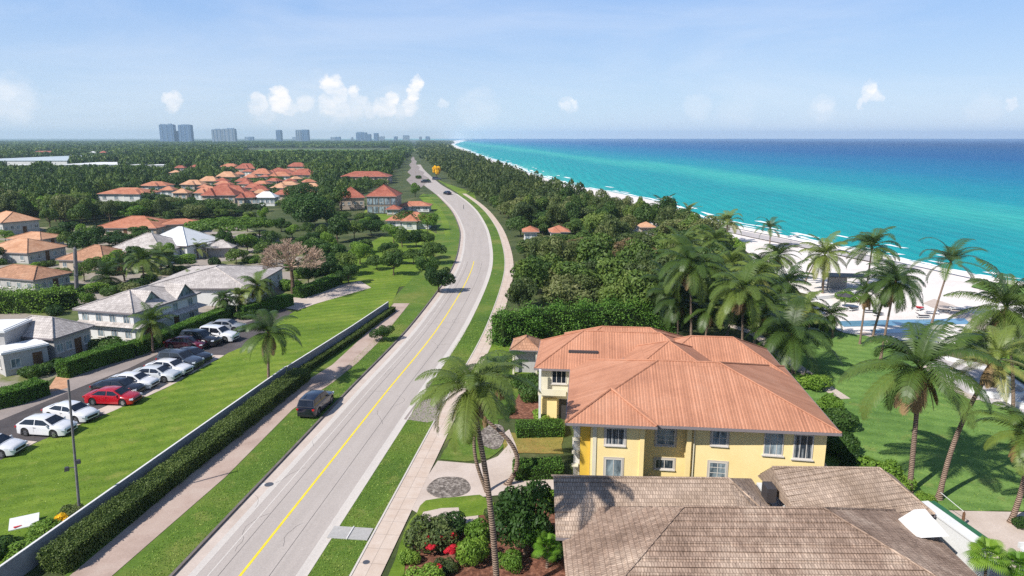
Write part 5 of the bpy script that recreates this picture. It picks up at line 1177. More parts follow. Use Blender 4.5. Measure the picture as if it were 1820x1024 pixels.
car('sedan', 'silver', 'silver car beyond the white van-like one near the drive', cpx(402, 588), wd+.1, 1.1)
car('suv', 'navy', 'dark navy off-roader parked on the grass verge beside the road', G(563, 728), PI/2-RA-.03, 1.08, 'cars along the main road')
car('sedan', 'navy', 'dark car driving towards the bend on the far road', G(795, 346), PI/2+.5, 1.25, 'cars along the main road')
car('sedan', 'black', 'black car parked by the small island far up the road', G(757, 325), .2, 1.3, 'cars along the main road')
car('suv', 'slate', 'grey car on the edge of the far road before the white track', G(776, 320), .1, 1.2, 'cars along the main road')
# ================================================================ poles and small things
def pole_thing(name, label, base, top, r0, r1, mat, cat):
    b = Vector((base[0], base[1], 0)); d = Vector(top)-b; t = thing(name, label, cat, b); mb = MB(); mb.tube([(0, 0, 0), (0, 0, .35)], [r0*1.9, r0*1.7], 10); mb.build('base', M['wall_conc'], t, True)
    mb = MB(); mb.tube([(0, 0, .1), d*.5, d], [r0, (r0+r1)/2, r1], 10); mb.build('shaft', M[mat], t, True); return t, d
b = G(142, 914); t, d = pole_thing('lamp_post', 'tall slim grey pole with twin floodlights on the mown lawn by the wall', b, atY(121, 675, b.y), .1, .07, 'pole_grey', 'lamp post')
h0 = d*.36
for (dx, dz) in ((-.45, 0), (.28, .55)):
    mb = MB(); mb.tube([h0+Vector((0, 0, dz)), h0+Vector((dx, -.1, dz))], .03, 6); mb.box(tuple(h0+Vector((dx*1.2, -.15, dz-.05))), (.3, .34, .24), .5, .75); mb.build('floodlight', M['dark_frame'], t)
b = G(137, 526); t, d = pole_thing('utility_pole', 'thick weathered grey pole before the brown hip-roofed house', b, atY(133, 442, b.y), .34, .28, 'pole_grey', 'pole')
mb = MB(); mb.tube([d-Vector((0, 0, .1)), d+Vector((0, 0, .25))], [.3, .12], 10); mb.build('cap', M['pole_grey'], t, True)
for z in (.45, .62): mb = MB(); mb.tube([d*z-Vector((0, 0, .12)), d*z+Vector((0, 0, .12))], .37, 10); mb.build('collar', M['metal'], t)
b = G(1786, 717); t, d = pole_thing('flag_pole', 'short white pole beside the curved white bench', b, atY(1789, 672, b.y), .09, .08, 'white', 'pole')
b = G(824, 372); t, d = pole_thing('bollard', 'lone dark bollard in the lane of the far road', b, atY(824, 364, b.y), .12, .1, 'dark_frame', 'bollard')
b = G(1774, 497); t, d = pole_thing('marker_post', 'thin white marker post at the water edge', b, atY(1774, 484, b.y), .14, .1, 'white', 'marker')
for (mx, my, lb) in ((563, 862+0, None),): pass
t = thing('drain_grate', 'round pale drain cover and puddle mark in the left gutter', 'drain cover', G(478, 862)); mb = MB(); mb.tube([(0, 0, .036), (0, 0, .05)], .34, 18); mb.build('cover', M['metal'], t)
for i in range(4): mb = MB(); mb.box((-.5-.05*i, -.3+.14*i, .04), (.7, .06, .012), .5-.1*i); mb.build('grate_bar', M['coping'], t)
t = thing('manhole_cover', 'small round grey manhole cover in the slab pavement', 'manhole cover', G(651, 1001)); mb = MB(); mb.tube([(0, 0, .066), (0, 0, .08)], .22, 18); mb.build('lid', M['metal'], t); mb = MB(); mb.box((0, 0, .084), (.3, .03, .008)); mb.build('handle', M['dark_frame'], t)
t = thing('board', 'white flat board lying tilted on the lawn by the yellow flowers', 'board', G(44, 934), .5); mb = MB(); mb.raw([(-.85, -.5, .12), (.85, -.5, .12), (.85, .5, .5), (-.85, .5, .5), (-.85, -.5, .04), (.85, -.5, .04), (.85, .5, .42), (-.85, .5, .42)], [(0, 1, 2, 3), (7, 6, 5, 4), (0, 4, 5, 1), (1, 5, 6, 2), (2, 6, 7, 3), (3, 7, 4, 0)]); mb.build('panel', M['white'], t)
mb = MB(); mb.box((0, .35, .2), (.06, .06, .4)); mb.build('leg', M['metal'], t); mb = MB(); mb.box((-.35, -.3, .205), (.45, .2, .02), .3); mb.build('emblem', M['red_fabric'], t)
# curved sculptural bench and table by the sea lawn
def arc_bench(label, c, r, a0, a1, w, h, mat='white'):
    t = thing('curved_bench', label, 'bench', c); mb = MB(); n = 16; P = [(math.cos(a0+(a1-a0)*i/n)*r, math.sin(a0+(a1-a0)*i/n)*r) for i in range(n+1)]; Q = [(math.cos(a0+(a1-a0)*i/n)*(r-w), math.sin(a0+(a1-a0)*i/n)*(r-w)) for i in range(n+1)]
    mb.prism(P+Q[::-1], 0, h); mb.build('seat', M[mat], t); mb = MB(); mb.prism(P+[(x*.93, y*.93) for x, y in P[::-1]], h, h+.25); mb.build('backrest', M[mat], t); return t
arc_bench('long curved white bench at the edge of the sea lawn', G(1762, 694), 2.9, PI*1.08, PI*1.75, .9, .45)
arc_bench('second curved white bench at the right edge by the grey walkway', G(1830, 716), 2.6, PI*.75, PI*1.5, 1.4, .4)
ribc = catmull(gp([(1680, 640), (1725, 652), (1770, 668), (1815, 694), (1860, 730)]), 4); wall_thing('low curving white wall along the grey walkway', ribc, .45, .4, 'white', 'coping', 'garden_wall')
wall_thing('low white wall along the beach edge of the pool terrace', catmull(gp([(1430, 536), (1500, 528), (1560, 514), (1600, 508)]), 3), .6, .35, 'white', 'coping', 'garden_wall')
wall_thing('long white sea wall between beach and grey strip', catmull(gp([(1246, 393), (1349, 413), (1447, 433), (1531, 450), (1651, 476), (1760, 499), (1840, 511)]), 3), .5, .5, 'coping', 'coping', 'sea_wall')
# beach furniture
def lounger(label, p, rz, mat):
    t = thing('sun_lounger', label, 'sun lounger', (p[0], p[1], .07), rz, 'sun loungers on the pool terrace'); mb = MB(); mb.box((0, 0, .3), (1.95, .68, .06)); mb.build('frame', M['white'], t)
    mb = MB(); mb.box((.25, 0, .37), (1.35, .6, .08)); mb.build('cushion', M[mat], t); mb = MB(); mb.raw([(-.42, -.3, .36), (-.42, .3, .36), (-1.0, .3, .72), (-1.0, -.3, .72), (-.42, -.3, .43), (-.42, .3, .43), (-1.0, .3, .8), (-1.0, -.3, .8)], [(0, 1, 2, 3), (7, 6, 5, 4), (0, 4, 5, 1), (1, 5, 6, 2), (2, 6, 7, 3), (3, 7, 4, 0)]); mb.build('backrest', M[mat], t)
    for a in (-.8, .8):
        for b_ in (-.28, .28): mb = MB(); mb.box((a, b_, .14), (.06, .06, .28)); mb.build('leg', M['white'], t)
for x, y, m_, lb in ((1634, 552, 'red_fabric', 'red cushioned sun lounger in the middle of the pool terrace'), (1545, 557, 'dark_fabric', 'dark sun lounger right of the palm trunks'), (1516, 553, 'dark_fabric', 'dark sun lounger nearest the pergola'), (1560, 562, 'dark_fabric', 'dark low sun lounger between two palm trunks'), (1655, 559, 'white_fabric', 'white sun lounger beside the red one'), (1676, 556, 'dark_fabric', 'grey-backed sun lounger near the terrace end'), (1700, 552, 'white_fabric', 'white sun lounger at the terrace end'), (1640, 566, 'dark_fabric', 'dark sun lounger before the red one')):
    lounger(lb, G(x, y), RS.uniform(-.5, .5)+.2, m_)
def umbrella(label, p, mat='dark_fabric', h=2.4, r=1.3):
    t = thing('parasol', label, 'parasol', (p[0], p[1], .07), 0, 'parasols by the pool and beach'); mb = MB(); mb.tube([(0, 0, 0), (0, 0, h)], .03, 6); mb.build('pole', M['metal'], t); mb = MB(); V = [(0, 0, h)]+[(math.cos(PI/4*i)*r, math.sin(PI/4*i)*r, h-.45) for i in range(8)]; mb.raw(V, [(0, i+1, (i+1) % 8+1) for i in range(8)]); mb.build('canopy', M[mat], t)
umbrella('closed-in dark parasol by the pergola steps', G(1500, 548)); umbrella('white parasol on the beach sand above the grey strip', G(1405, 436), 'white_fabric'); 
def pergola(label, p, rz, w, d, h, mat='dark_frame'):
    t = thing('pergola', label, 'pergola', (p[0], p[1], 0), rz); mb = MB(); mb.box((0, 0, h+.06), (w+.5, d+.5, .14)); mb.build('roof', M[mat], t)
    for a in (-1, 1):
        for b_ in (-1, 1): mb = MB(); mb.box((a*w/2, b_*d/2, h/2), (.16, .16, h)); mb.build('post', M['pole_grey'], t)
    mb = MB(); mb.box((-w*.15, d*.3, h*.45), (w*.5, .12, h*.85)); mb.build('screen', M['grey_wall'], t)
pergola('flat dark-roofed open pergola on the sand among the palms', G(1500, 515), -.15, 6.5, 3.2, 2.5); pergola('low grey beach shelter with flat roof near the grey strip', G(1262, 425), -.2, 6, 3, 2.4, 'fascia')
# small boat at the water edge
t = thing('boat', 'small white boat drawn up at the water edge', 'boat', G(1413, 421, -.5), .5); mb = MB(); V = []; 
for x, w_, z in ((-1.6, .55, .5), (-.8, .7, .45), (.4, .7, .45), (1.2, .45, .55), (1.8, .03, .75)): V += [(x, -w_, z), (x, -w_*.5, 0.05), (x, w_*.5, .05), (x, w_, z)]
mb.raw(V, [(i*4+j, i*4+j+1, (i+1)*4+j+1, (i+1)*4+j) for i in range(4) for j in range(3)]+[(0, 3, 2, 1)]); mb.build('hull', M['white'], t); mb = MB(); mb.box((0, 0, .42), (.3, 1.2, .05)); mb.build('thwart', M['wood'], t)
# ================================================================ palms
PP = palm_px
PP('tall coconut palm in the front garden with a thick feathery crown', (888, 1072), (835, 690), 'palm_fine', 185, r=.2, bow=.35, hcurve=lambda f: f**.8)
PP('slimmer palm behind the tall front garden palm', (868, 876), (885, 668), 'palm_fine2', 130, r=.15, bow=-1.3, group=None)
PP('short curved palm stem bending over the garden driveway', (899, 862), (862, 745), 'palm_dead', .35, r=.2, bow=1.4, dead=False)
PP('lone palm standing on the left lawn by the concrete wall', (478, 693), (477, 592), 'palm_fine2', 112, r=.16, dead=True, rz=2)
PP('bushy palm beside the corner of the grey shingled two-storey house', (272, 628), (270, 572), 'palm4', 74, r=.16)
PP('left palm of the trio before the wide grey shingled house', (400, 566), (397, 532), 'palm0', 46, r=.14); PP('middle palm of the trio before the wide grey house', (426, 560), (425, 526), 'palm1', 46, r=.14); PP('right and tallest palm of the trio', (462, 556), (457, 508), 'palm0', 66, r=.15, rz=1)
PP('palm leaning over the pale hip-roofed house', (256, 505), (254, 463), 'palm1', 72, r=.16, dead=False); PP('palm at the left of the palm clump behind the houses', (222, 500), (215, 470), 'palm3', 60, r=.16); PP('low broad palm near the utility pole', (192, 508), (190, 492), 'palm4', 62, r=.15, dead=False); PP('dark palm at the right of the clump by the pale hip roof', (287, 485), (284, 455), 'palm0', 56, r=.16, rz=2, dead=False); PP('small leafy palm on the edge of the wide grey roof', (345, 520), (342, 500), 'palm4', 46, r=.14, dead=False); PP('pale palm beside the small grey hut', (352, 460), (350, 442), 'palm3', 52, r=.16, dead=False)
# right side, near to far
PP('big coconut palm rising from the corner of the sea lawn', (1616, 876), (1636, 656), 'palm_fine2', 235, r=.21, rz=.4, hcurve=lambda f: f**1.1)
PP('tall leaning palm with a reddish upper trunk', (1668, 888), (1770, 640), 'palm2', 140, r=.2, bow=-.6, rz=.5, hcurve=lambda f: f**1.0)
PP('palm trunk with curled foot on the pink patio at the right edge', (1796, 930), (1832, 770), 'palm1', 150, r=.2, bow=.3)
PP('windswept palm with broad fronds at the right edge', (1800, 735), (1788, 548), 'palm4', 165, r=.18, rz=2.4)
PP('stout double-trunked palm beside the mansion and sea lawn', (1410, 664), (1408, 596), 'palm_fine', 155, r=.28, rz=1.2, dead=False)
PP('tall shaggy palm behind the mansion with hanging dead fronds', (1318, 650), (1320, 515), 'palm_fine', 130, r=.17, rz=.8); PP('wide shaggy palm at the right end of the dense grove', (1228, 622), (1226, 470), 'palm_fine', 125, r=.18, rz=2.2)
PP('pale leaning palm behind the seaward roof wing', (1290, 600), (1345, 490), 'palm4', 90, r=.16, dead=True)
PP('palm above the pool lawn, leftmost of the trio on the grass', (1528, 612), (1540, 520), 'palm3', 85, r=.14, rz=3)
PP('dark trunked palm in the middle of the trio by the pool', (1549, 608), (1580, 505), 'palm_fine2', 115, r=.17, rz=1); PP('palm with a leaning trunk right of the pool trio', (1565, 640), (1592, 500), 'palm_fine', 100, r=.16, rz=3.5)
PP('windblown palm with bare crown before the turquoise water', (1656, 575), (1690, 466), 'palm3', 125, r=.16, hcurve=lambda f: f**1.2, rz=.2, dead=False)
PP('palm by the dark pergola with a leaning twin stem', (1462, 522), (1466, 453), 'palm4', 84, r=.18, dead=False, rz=.5); PP('thin leaning palm stem beside the pergola palm', (1430, 505), (1448, 466), 'palm3', 50, r=.14, dead=False)
PP('palm with fan of lifted fronds right of the pergola', (1540, 515), (1550, 441), 'palm1', 98, r=.17, rz=1.5, dead=False)
PP('small dark palm near the sea wall, rightmost of the beach row', (1368, 440), (1369, 406), 'palm3', 60, r=.16, dead=False, rz=.6); PP('palm with drooping fronds in the middle of the beach row', (1292, 432), (1293, 396), 'palm1', 60, r=.17, dead=False, rz=2); PP('dark palm at the left of the beach row', (1222, 412), (1222, 380), 'palm2', 52, r=.17, dead=False); PP('bushy palm top in the dense trees beside the beach row', (1178, 400), (1180, 372), 'palm4', 56, r=.17, dead=False)
for x0, y0, x1, y1, k, s_, lb in ((1265, 505, 1272, 428, 'palm4', 64, 'palm half sunk in sea grape bushes above the beach row'), (1405, 560, 1400, 505, 'palm4', 92, 'broad palm in the bushes left of the pergola'), (1350, 520, 1352, 468, 'palm1', 60, 'thin palm rising from the olive bushes'), (1255, 560, 1258, 492, 'palm4', 95, 'dense palm in the grove right of the hidden drive'), (1290, 575, 1283, 530, 'palm0', 90, 'low palm at the foot of the shaggy grove'), (1205, 612, 1203, 532, 'palm4', 100, 'shaggy palm directly behind the mansion ridge'), (1252, 618, 1262, 548, 'palm0', 96, 'palm behind the seaward roof, left of the tall shaggy one'), (1182, 590, 1186, 505, 'palm4', 90, 'palm in the grove nearest the hidden hedge'), (1340, 610, 1362, 545, 'palm1', 88, 'palm between the shaggy palm and the stout one'),
    (1300, 540, 1300, 470, 'palm4', 84, 'palm rising from the middle of the sea grape thicket'), (1380, 500, 1383, 455, 'palm1', 70, 'palm with V-shaped upright fronds above the thicket'), (1440, 600, 1432, 548, 'palm0', 80, 'palm at the corner where thicket meets lawn'), (1215, 520, 1212, 440, 'palm4', 84, 'palm crown behind the wide shaggy palm'), (1258, 470, 1256, 425, 'palm1', 60, 'palm behind the thicket below the beach row'), (1480, 600, 1478, 560, 'palm4', 60, 'low palm at the edge of the pool lawn'), (1770, 690, 1735, 610, 'palm1', 90, 'thin palm between the walkway and pool terrace'), (1830, 640, 1822, 600, 'palm4', 80, 'low palm at the right frame edge beyond the walkway')):
    PP(lb, (x0, y0), (x1, y1), k, s_, r=.16)
def fanpalm(label, px, h, s, key='fan0', trunk=True, z=0):
    b = G(*px, z); t = thing('fan_palm', label, 'palm tree', (b.x, b.y, z)); mb = MB(); mb.tube([(0, 0, 0), (.05, 0, h*.5), (0, .05, h)], [.1, .08, .07], 8); mb.build('trunk', M['palm_bark'], t, True); link_mesh('crown', CR[key], t, loc=(0, 0, h), sc=s)
fanpalm('bright green fan palm before the blue-shaded wall of the shingled house', (1742, 1070), 3.0, .95); fanpalm('second bright fan palm at the bottom right corner', (1800, 1060), 1.9, .9, 'fan1'); fanpalm('low fan palm crouching under the front garden tree', (932, 985), 1.9, 1.15, 'fan1'); fanpalm('small fan palm by the shingled house left corner', (972, 1010), 1.5, .8)
# ================================================================ garden trees and bushes
def T_px(label, base, top, wpx, key, name='tree', th=None, group=None, **k):
    b = G(*base); h = atY(top[0], top[1], b.y).z; dpt = proj(b)[2]; return tree(name, label, b, h, wpx*dpt/FP, key, group, trunk_h=th, **k)
T_px('leafy dark green tree in the front garden beside the shingled house', (935, 985), (930, 856), 128, 'near_dome0')
T_px('small round tree on the verge left of the road', (680, 607), (680, 578), 46, 'near_dome1')
T_px('huge spreading dark green rain tree left of the glass-fronted house', (545, 405), (545, 346), 112, 'umbrella1'); T_px('flat-topped bright green tree behind the white tent-roofed hall', (400, 432), (395, 376), 160, 'umbrella0', flat=.8)
T_px('second flat-topped green tree overlapping the orange porch wing', (462, 428), (455, 384), 70, 'umbrella0')
T_px('dark round tree between the flat-topped tree and the bare one', (405, 452), (407, 405), 40, 'near_dome0'); T_px('bright green tree before the dark woodland above the orange roof', (50, 0+415), (55, 378), 1, 'light0') if False else None
T_px('leafy tree between the peach roof and the long orange roof', (118, 425), (115, 392), 55, 'near_dome1'); T_px('dense dark tree right of the peach-roofed houses', (158, 452), (158, 404), 62, 'near_dome0'); T_px('low spreading tree before the long orange roof', (195, 440), (190, 418), 70, 'near_dome1')
T_px('rounded tree before the long white strip wall', (232, 430), (232, 412), 50, 'near_dome0')
T_px('green tree right behind the small grey hut', (440, 450), (440, 415), 60, 'light0'); T_px('bright green shrubby tree between the two big grey roofs', (322, 478), (322, 452), 62, 'light1'); T_px('dark green tree under the bare tree', (548, 505), (548, 465), 50, 'near_dome1'); T_px('broad green tree hugging the right side of the bare tree', (560, 470), (565, 420), 60, 'near_dome0')
T_px('flat crowned small tree in front of the village right end', (535, 360), (538, 327), 60, 'umbrella1'); T_px('round tree beside the glass-fronted house lawn', (607, 375), (606, 330), 36, 'dome1')
T_px('light green round tree by the bend opposite the red garage roof', (738, 350), (738, 325), 22, 'light0'); T_px('yellow flowering tree at the edge of the white track', (776, 318), (776, 292), 20, 'yellow_tree')
for i, (x, y, t_, w_, k) in enumerate(((725, 405, 372, 60, 'dome2'), (760, 410, 378, 45, 'light1'), (600, 430, 385, 60, 'dome3'), (660, 420, 388, 62, 'near_dome1'), (700, 432, 398, 52, 'light0'), (740, 440, 405, 40, 'near_dome0'), (770, 470, 430, 50, 'dome1'), (590, 480, 430, 70, 'near_dome1'), (640, 470, 430, 60, 'light1'), (780, 520, 470, 60, 'near_dome0'), (700, 470, 440, 46, 'dome0'))):
    T_px('leafy tree %s' % ['before the red garage roof', 'beside the far pavement curve', 'behind the mown lawn corner', 'left of the low orange roof', 'bright and low near the orange roof', 'dark and dense by the far pavement', 'at the inside of the road bend', 'beside the clipped drive hedge', 'pale green in the middle of the left lawn', 'close to the road where it bends', 'small and round behind the left lawn'][i], (x, y), (x, t_), w_, k)
# bare tree
def bare_tree(label, base, top, w):
    b = G(*base); h = atY(top[0], top[1], b.y).z; t = thing('bare_tree', label, 'tree', b); th = h*.45; rs = random.Random(2)
    mb = MB(); mb.tube([(0, 0, 0), (.1, 0, th*.5), (0, 0, th)], [.42, .3, .26], 9); mb.build('trunk', M['bark'], t, True); mb = MB(); A = w/2; B_ = h-th
    def br(p, d, l, r, k):
        q = p+d*l; mid = (p+q)/2+Vector((rs.uniform(-.08, .08), rs.uniform(-.08, .08), rs.uniform(0, .12)))*l; mb.tube([p, mid, q], [r, r*.85, r*.7], 5 if k < 2 else 3, False)
        if k >= 6: return
        for _ in range(3 if k != 2 else 4):
            n = (d+Vector((rs.uniform(-1, 1), rs.uniform(-1, 1), rs.uniform(-.3, .5)))*.55).normalized(); br(q, n, l*rs.uniform(.68, .86), max(.022, r*.62), k+1)
    for i in range(13):
        a = 2*PI*i/13+rs.uniform(-.2, .2); e = (.1, .55, 1.05)[i % 3]+rs.uniform(-.1, .15); k_ = A*(1-.35*math.sin(e)); br(Vector((0, 0, th*rs.uniform(.9, 1.0))), Vector((math.cos(a)*math.cos(e), math.sin(a)*math.cos(e), math.sin(e))), k_*.3, .12, 1)
    mb.build('crown', M['bare'], t); return t
bare_tree('large leafless tree with a dome of pale pinkish twigs', (521, 528), (515, 402), 12)
# bushes
def B_px(label, x, y, wpx, hm, key, name='bush', **k):
    b = G(x, y); dpt = proj(b)[2]; return bush(label, b, hm, wpx*dpt/FP, key, name=name, **k)
for a in (('white-flecked bush at the left of the flower bed', 765, 968, 105, 2.1, 'bush_olive'), ('dark bush behind the red flowers', 800, 950, 75, 1.6, 'bush0'), ('bright green rounded bush right of the red flowers', 842, 1000, 70, 2.3, 'bush_light0'), ('tall light bush beside the palm trunk', 850, 965, 64, 1.8, 'bush_light1'), ('yellow-green low bush at the bottom of the flower bed', 750, 1052, 100, 1.7, 'bush_light2'), ('dark green bush below the red flowers', 805, 1070, 90, 1.6, 'bush1'), ('grey-green bush among the pink stones', 790, 1015, 50, .9, 'bush_olive'), ('small light bush at the sidewalk edge of the flower bed', 728, 1000, 46, 1.1, 'bush_light0'), ('glossy bush right of the tall palm trunk', 905, 1010, 60, 1.4, 'bush_light1'), ('dark bush under the leafy front garden tree', 960, 960, 66, 1.6, 'bush0'), ('spreading bush behind the fan palms', 985, 985, 60, 1.6, 'bush2'), ('leafy bush joining the garden tree to the hedge', 905, 905, 60, 1.5, 'bush1'), ('green bush hugging the shingled house left corner', 985, 905, 55, 2.0, 'bush_light2'), ('low bush between driveway and garden tree', 880, 925, 46, 1.2, 'bush_olive'),
          ('leafy bush between the sidewalk walls and pavilion', 940, 712, 60, 2.2, 'bush0'), ('large dark bush left of the rear wing', 935, 690, 60, 2.0, 'bush1'), ('low spiky bush at the mansion corner', 968, 742, 55, .9, 'bush_light1'), ('tiny plant beside the deep yellow corner bay', 1030, 862, 20, .9, 'bush_light0'), ('brown dry bush beside the pavilion', 928, 640, 40, 1.2, 'bush_olive'), ('dark shrub by the white porch corner', 905, 735, 36, 1.1, 'bush2'),
          ('bright green bush at the right corner of the mansion', 1448, 690, 70, 2.0, 'bush_light0'), ('dark bush under the right eave of the mansion', 1492, 760, 80, 2.2, 'bush1'), ('big leafy bush beside the palm and mansion', 1480, 738, 64, 2.3, 'bush_light1'), ('shaded bush between mansion and sea lawn', 1500, 812, 80, 2.4, 'bush0'), ('brilliant green bush behind the brown ridge', 1560, 862, 90, 2.6, 'bush_light2'), ('smaller bright bush at the foot of the big coconut palm', 1600, 872, 50, 1.6, 'bush_light0'), ('dark bush in the shade behind the brown roof', 1520, 848, 70, 2.2, 'bush2'), ('round bush next to the stout double-trunked palm', 1435, 682, 40, 1.5, 'bush2'),
          ('low plants by the base of the big coconut palm', 1640, 890, 44, .8, 'bush_light1'), ('small shrub on the pink patio right edge', 1818, 940, 40, .9, 'bush0'),
          ('green and yellow croton bush behind the concrete wall', 60, 985, 95, 1.1, 'bush_light2'), ('dark spiky bush at the left edge behind the wall', 5, 985, 80, 1.3, 'bush1'), ('grey-leaved spiky shrub beside the lamp post', 128, 918, 50, 1.0, 'bush_olive'), ('bright yellow flowering shrub behind the wall', 108, 930, 34, .9, 'bush_yellow'), ('low green bush below the white board', 78, 950, 70, 1.0, 'bush_light1'), ('dark low bush between the croton and the wall', 22, 1020, 60, .8, 'bush0'),
          ('round bush under the far white-walled house', 470, 362, 30, 3, 'bush0'), ('small island bush on the far white track', 744, 318, 14, 3, 'bush1'), ('bush on the small round island in the far road', 757, 322, 18, 1.6, 'bush2'),
          ('dark bushes in the shade of the two-storey grey house', 190, 622, 80, 1.8, 'bush1'), ('bush beside the annexe doorway', 60, 668, 60, 1.6, 'bush0'), ('bushy plant right of the annexe', 110, 655, 60, 1.5, 'bush2'), ('round bush at the foot of the middle palm of the trio', 440, 566, 50, 1.6, 'bush0'), ('green bush on the corner of the wide grey house', 520, 515, 50, 2.4, 'bush_light0'), ('shrub beside the utility pole', 170, 518, 60, 2.0, 'bush_light1'), ('olive shrub in the yard behind the palms', 225, 520, 60, 2.0, 'bush_olive'),
          ('green shrub row end near the pool lawn', 1452, 588, 60, 1.6, 'bush0'), ('leafy shrub left of the pool', 1425, 575, 60, 2.0, 'bush_olive'), ('shrub on the beach right of the pool walkway', 1790, 640, 60, 1.6, 'bush_light0'), ('olive beach shrub by the windswept palm', 1760, 612, 60, 1.8, 'bush_olive'), ('dark beach shrub at the right frame edge', 1822, 655, 50, 1.6, 'bush1'), ('bush beside the pergola screen', 1508, 535, 50, 1.8, 'bush_light2')):
    B_px(*a)
rr = random.Random(8)
for i, (x, y) in enumerate(((762, 968), (768, 975), (788, 958), (806, 953), (799, 982), (804, 978), (778, 1015), (765, 960))):
    b = G(x, y+18); o = link_mesh('red_flower', CR['bush_yellow'], None, loc=(b.x, b.y, .7), rz=i, sc=.36); o.material_slots[0].link = 'OBJECT'; o.material_slots[0].material = M['leaf_red']; tag(o, 'cluster of red blossoms in the front garden bed', 'flowers', 'red blossoms in the flower bed')
for i, (x, y) in enumerate(((1290, 470), (1320, 480), (1345, 500), (1310, 455), (1275, 450), (1365, 525), (1385, 540), (1330, 520), (1300, 500), (1395, 560), (1350, 545), (1250, 440), (1420, 575), (1380, 590), (1310, 545), (1345, 572))):
    b = G(x, y); tag(link_mesh('bush', CR[['bush_olive', 'bush0', 'bush_olive', 'bush_light1'][i % 4]], None, loc=(b.x, b.y, -.1), rz=i, sc=(2.1+.3*(i % 3), 2.1, 1.7+.3*(i % 4))), 'sea grape bush in the thicket between beach and palm grove', 'bush', 'sea grape bushes above the beach')
yr = random.Random(21); YT = [(105, 428), (120, 440), (150, 432), (172, 428), (205, 436), (250, 424), (268, 416), (300, 400), (480, 440), (500, 452), (470, 455), (492, 470), (538, 450), (556, 440), (440, 412), (470, 398), (500, 412), (520, 425), (548, 420), (575, 425), (355, 445), (420, 470), (430, 440), (300, 470), (270, 482), (150, 500), (205, 488), (240, 478), (170, 485), (395, 440), (560, 460), (585, 450), (10, 430), (-10, 470), (600, 470), (615, 490), (650, 450), (670, 480), (690, 455), (630, 425), (650, 405), (605, 410), (585, 405), (715, 440), (755, 440), (765, 460), (735, 470), (580, 500), (620, 505), (700, 490), (760, 495), (665, 400), (560, 400), (530, 395), (445, 395)]
for i, (x, y) in enumerate(YT):
    b = G(x, y); tree('garden_tree', 'leafy garden tree standing among the houses left of the road', b, yr.uniform(3.2, 5.2), yr.uniform(4.0, 6.5), yr.choice(['near_dome0', 'near_dome1', 'dome1', 'dome2', 'light0']), 'garden trees among the houses')
for i in range(70):
    x = yr.uniform(-20, 570); y = yr.uniform(420, 560)
    if y > 600-.12*x or (x > 430 and y > 530): continue
    b = G(x, y)
    if any(abs((b.x-o.location.x)) < 9 and abs((b.y-o.location.y)) < 7.5 for o in bpy.data.objects if o.type == 'EMPTY' and o.get('category') == 'house'): continue
    tag(link_mesh('bush', CR[yr.choice(['bush0', 'bush1', 'bush_olive', 'bush_light0', 'bush2'])], None, loc=(b.x, b.y, -.1), rz=i, sc=(yr.uniform(.8, 1.6), yr.uniform(.8, 1.6), yr.uniform(.8, 1.3))), 'low garden bush between the houses left of the road', 'bush', 'garden bushes among the houses')
# ================================================================ woodland
def inpoly(x, y, P):
    c = False; n = len(P)
    for i in range(n):
        x1, y1 = P[i]; x2, y2 = P[(i+1) % n]
        if (y1 > y) != (y2 > y) and x < (x2-x1)*(y-y1)/(y2-y1)+x1: c = not c
    return c
W1 = [(-260, 400), (0, 392), (60, 392), (100, 408), (165, 398), (250, 392), (345, 392), (420, 385), (500, 372), (560, 385), (600, 392), (645, 396), (690, 398), (650, 372), (600, 352), (640, 345), (690, 328), (705, 300), (722, 280), (728, 262), (720, 251), (-260, 251)]
W2 = [(745, 252), (800, 252), (792, 262), (812, 276), (870, 303), (920, 323), (1000, 360), (1080, 383), (1160, 402), (1215, 418), (1262, 455), (1300, 500), (1330, 540), (1290, 590), (1190, 578), (1000, 588), (905, 590), (902, 480), (905, 420), (897, 392), (852, 352), (800, 316), (778, 300), (752, 282)]
def footprint_ok(x, y, pad):
    for (cx, cy, rz, hw, hd) in FOOT:
        dx, dy = x-cx, y-cy; c_, s_ = math.cos(-rz), math.sin(-rz)
        if abs(dx*c_-dy*s_) < hw+pad and abs(dx*s_+dy*c_) < hd+pad: return False
    return True
FOOT = []
for o in bpy.data.objects:
    if o.type == 'EMPTY' and o.get('category') in ('house', 'warehouse'):
        w = [c for c in o.children if c.name.startswith('wall')]
        if w and o.name.split('.')[0] != 'mansion':
            bb = w[0].bound_box; FOOT.append((o.location.x, o.location.y, o.rotation_euler.z, max(abs(b[0]) for b in bb), max(abs(b[1]) for b in bb)))
FIELD = [(430, 263), (700, 263), (706, 278), (425, 279)]
cells = []
rs = np.random.RandomState(5)
def sample(D0, D1, k, kmin):
    """jittered points whose spacing grows with distance"""
    d = D0; out = []
    while d < D1:
        sp = max(kmin, k*d); half = d*.8+20; n = int(2*half/sp)
        for j in range(n): out.append((-half+(j+.5+rs.uniform(-.4, .4))*sp, d+rs.uniform(-.4, .4)*sp, sp))
        d += sp*.9
    return out
pts = sample(85, 5200, .0125, 5.6)
TR = []
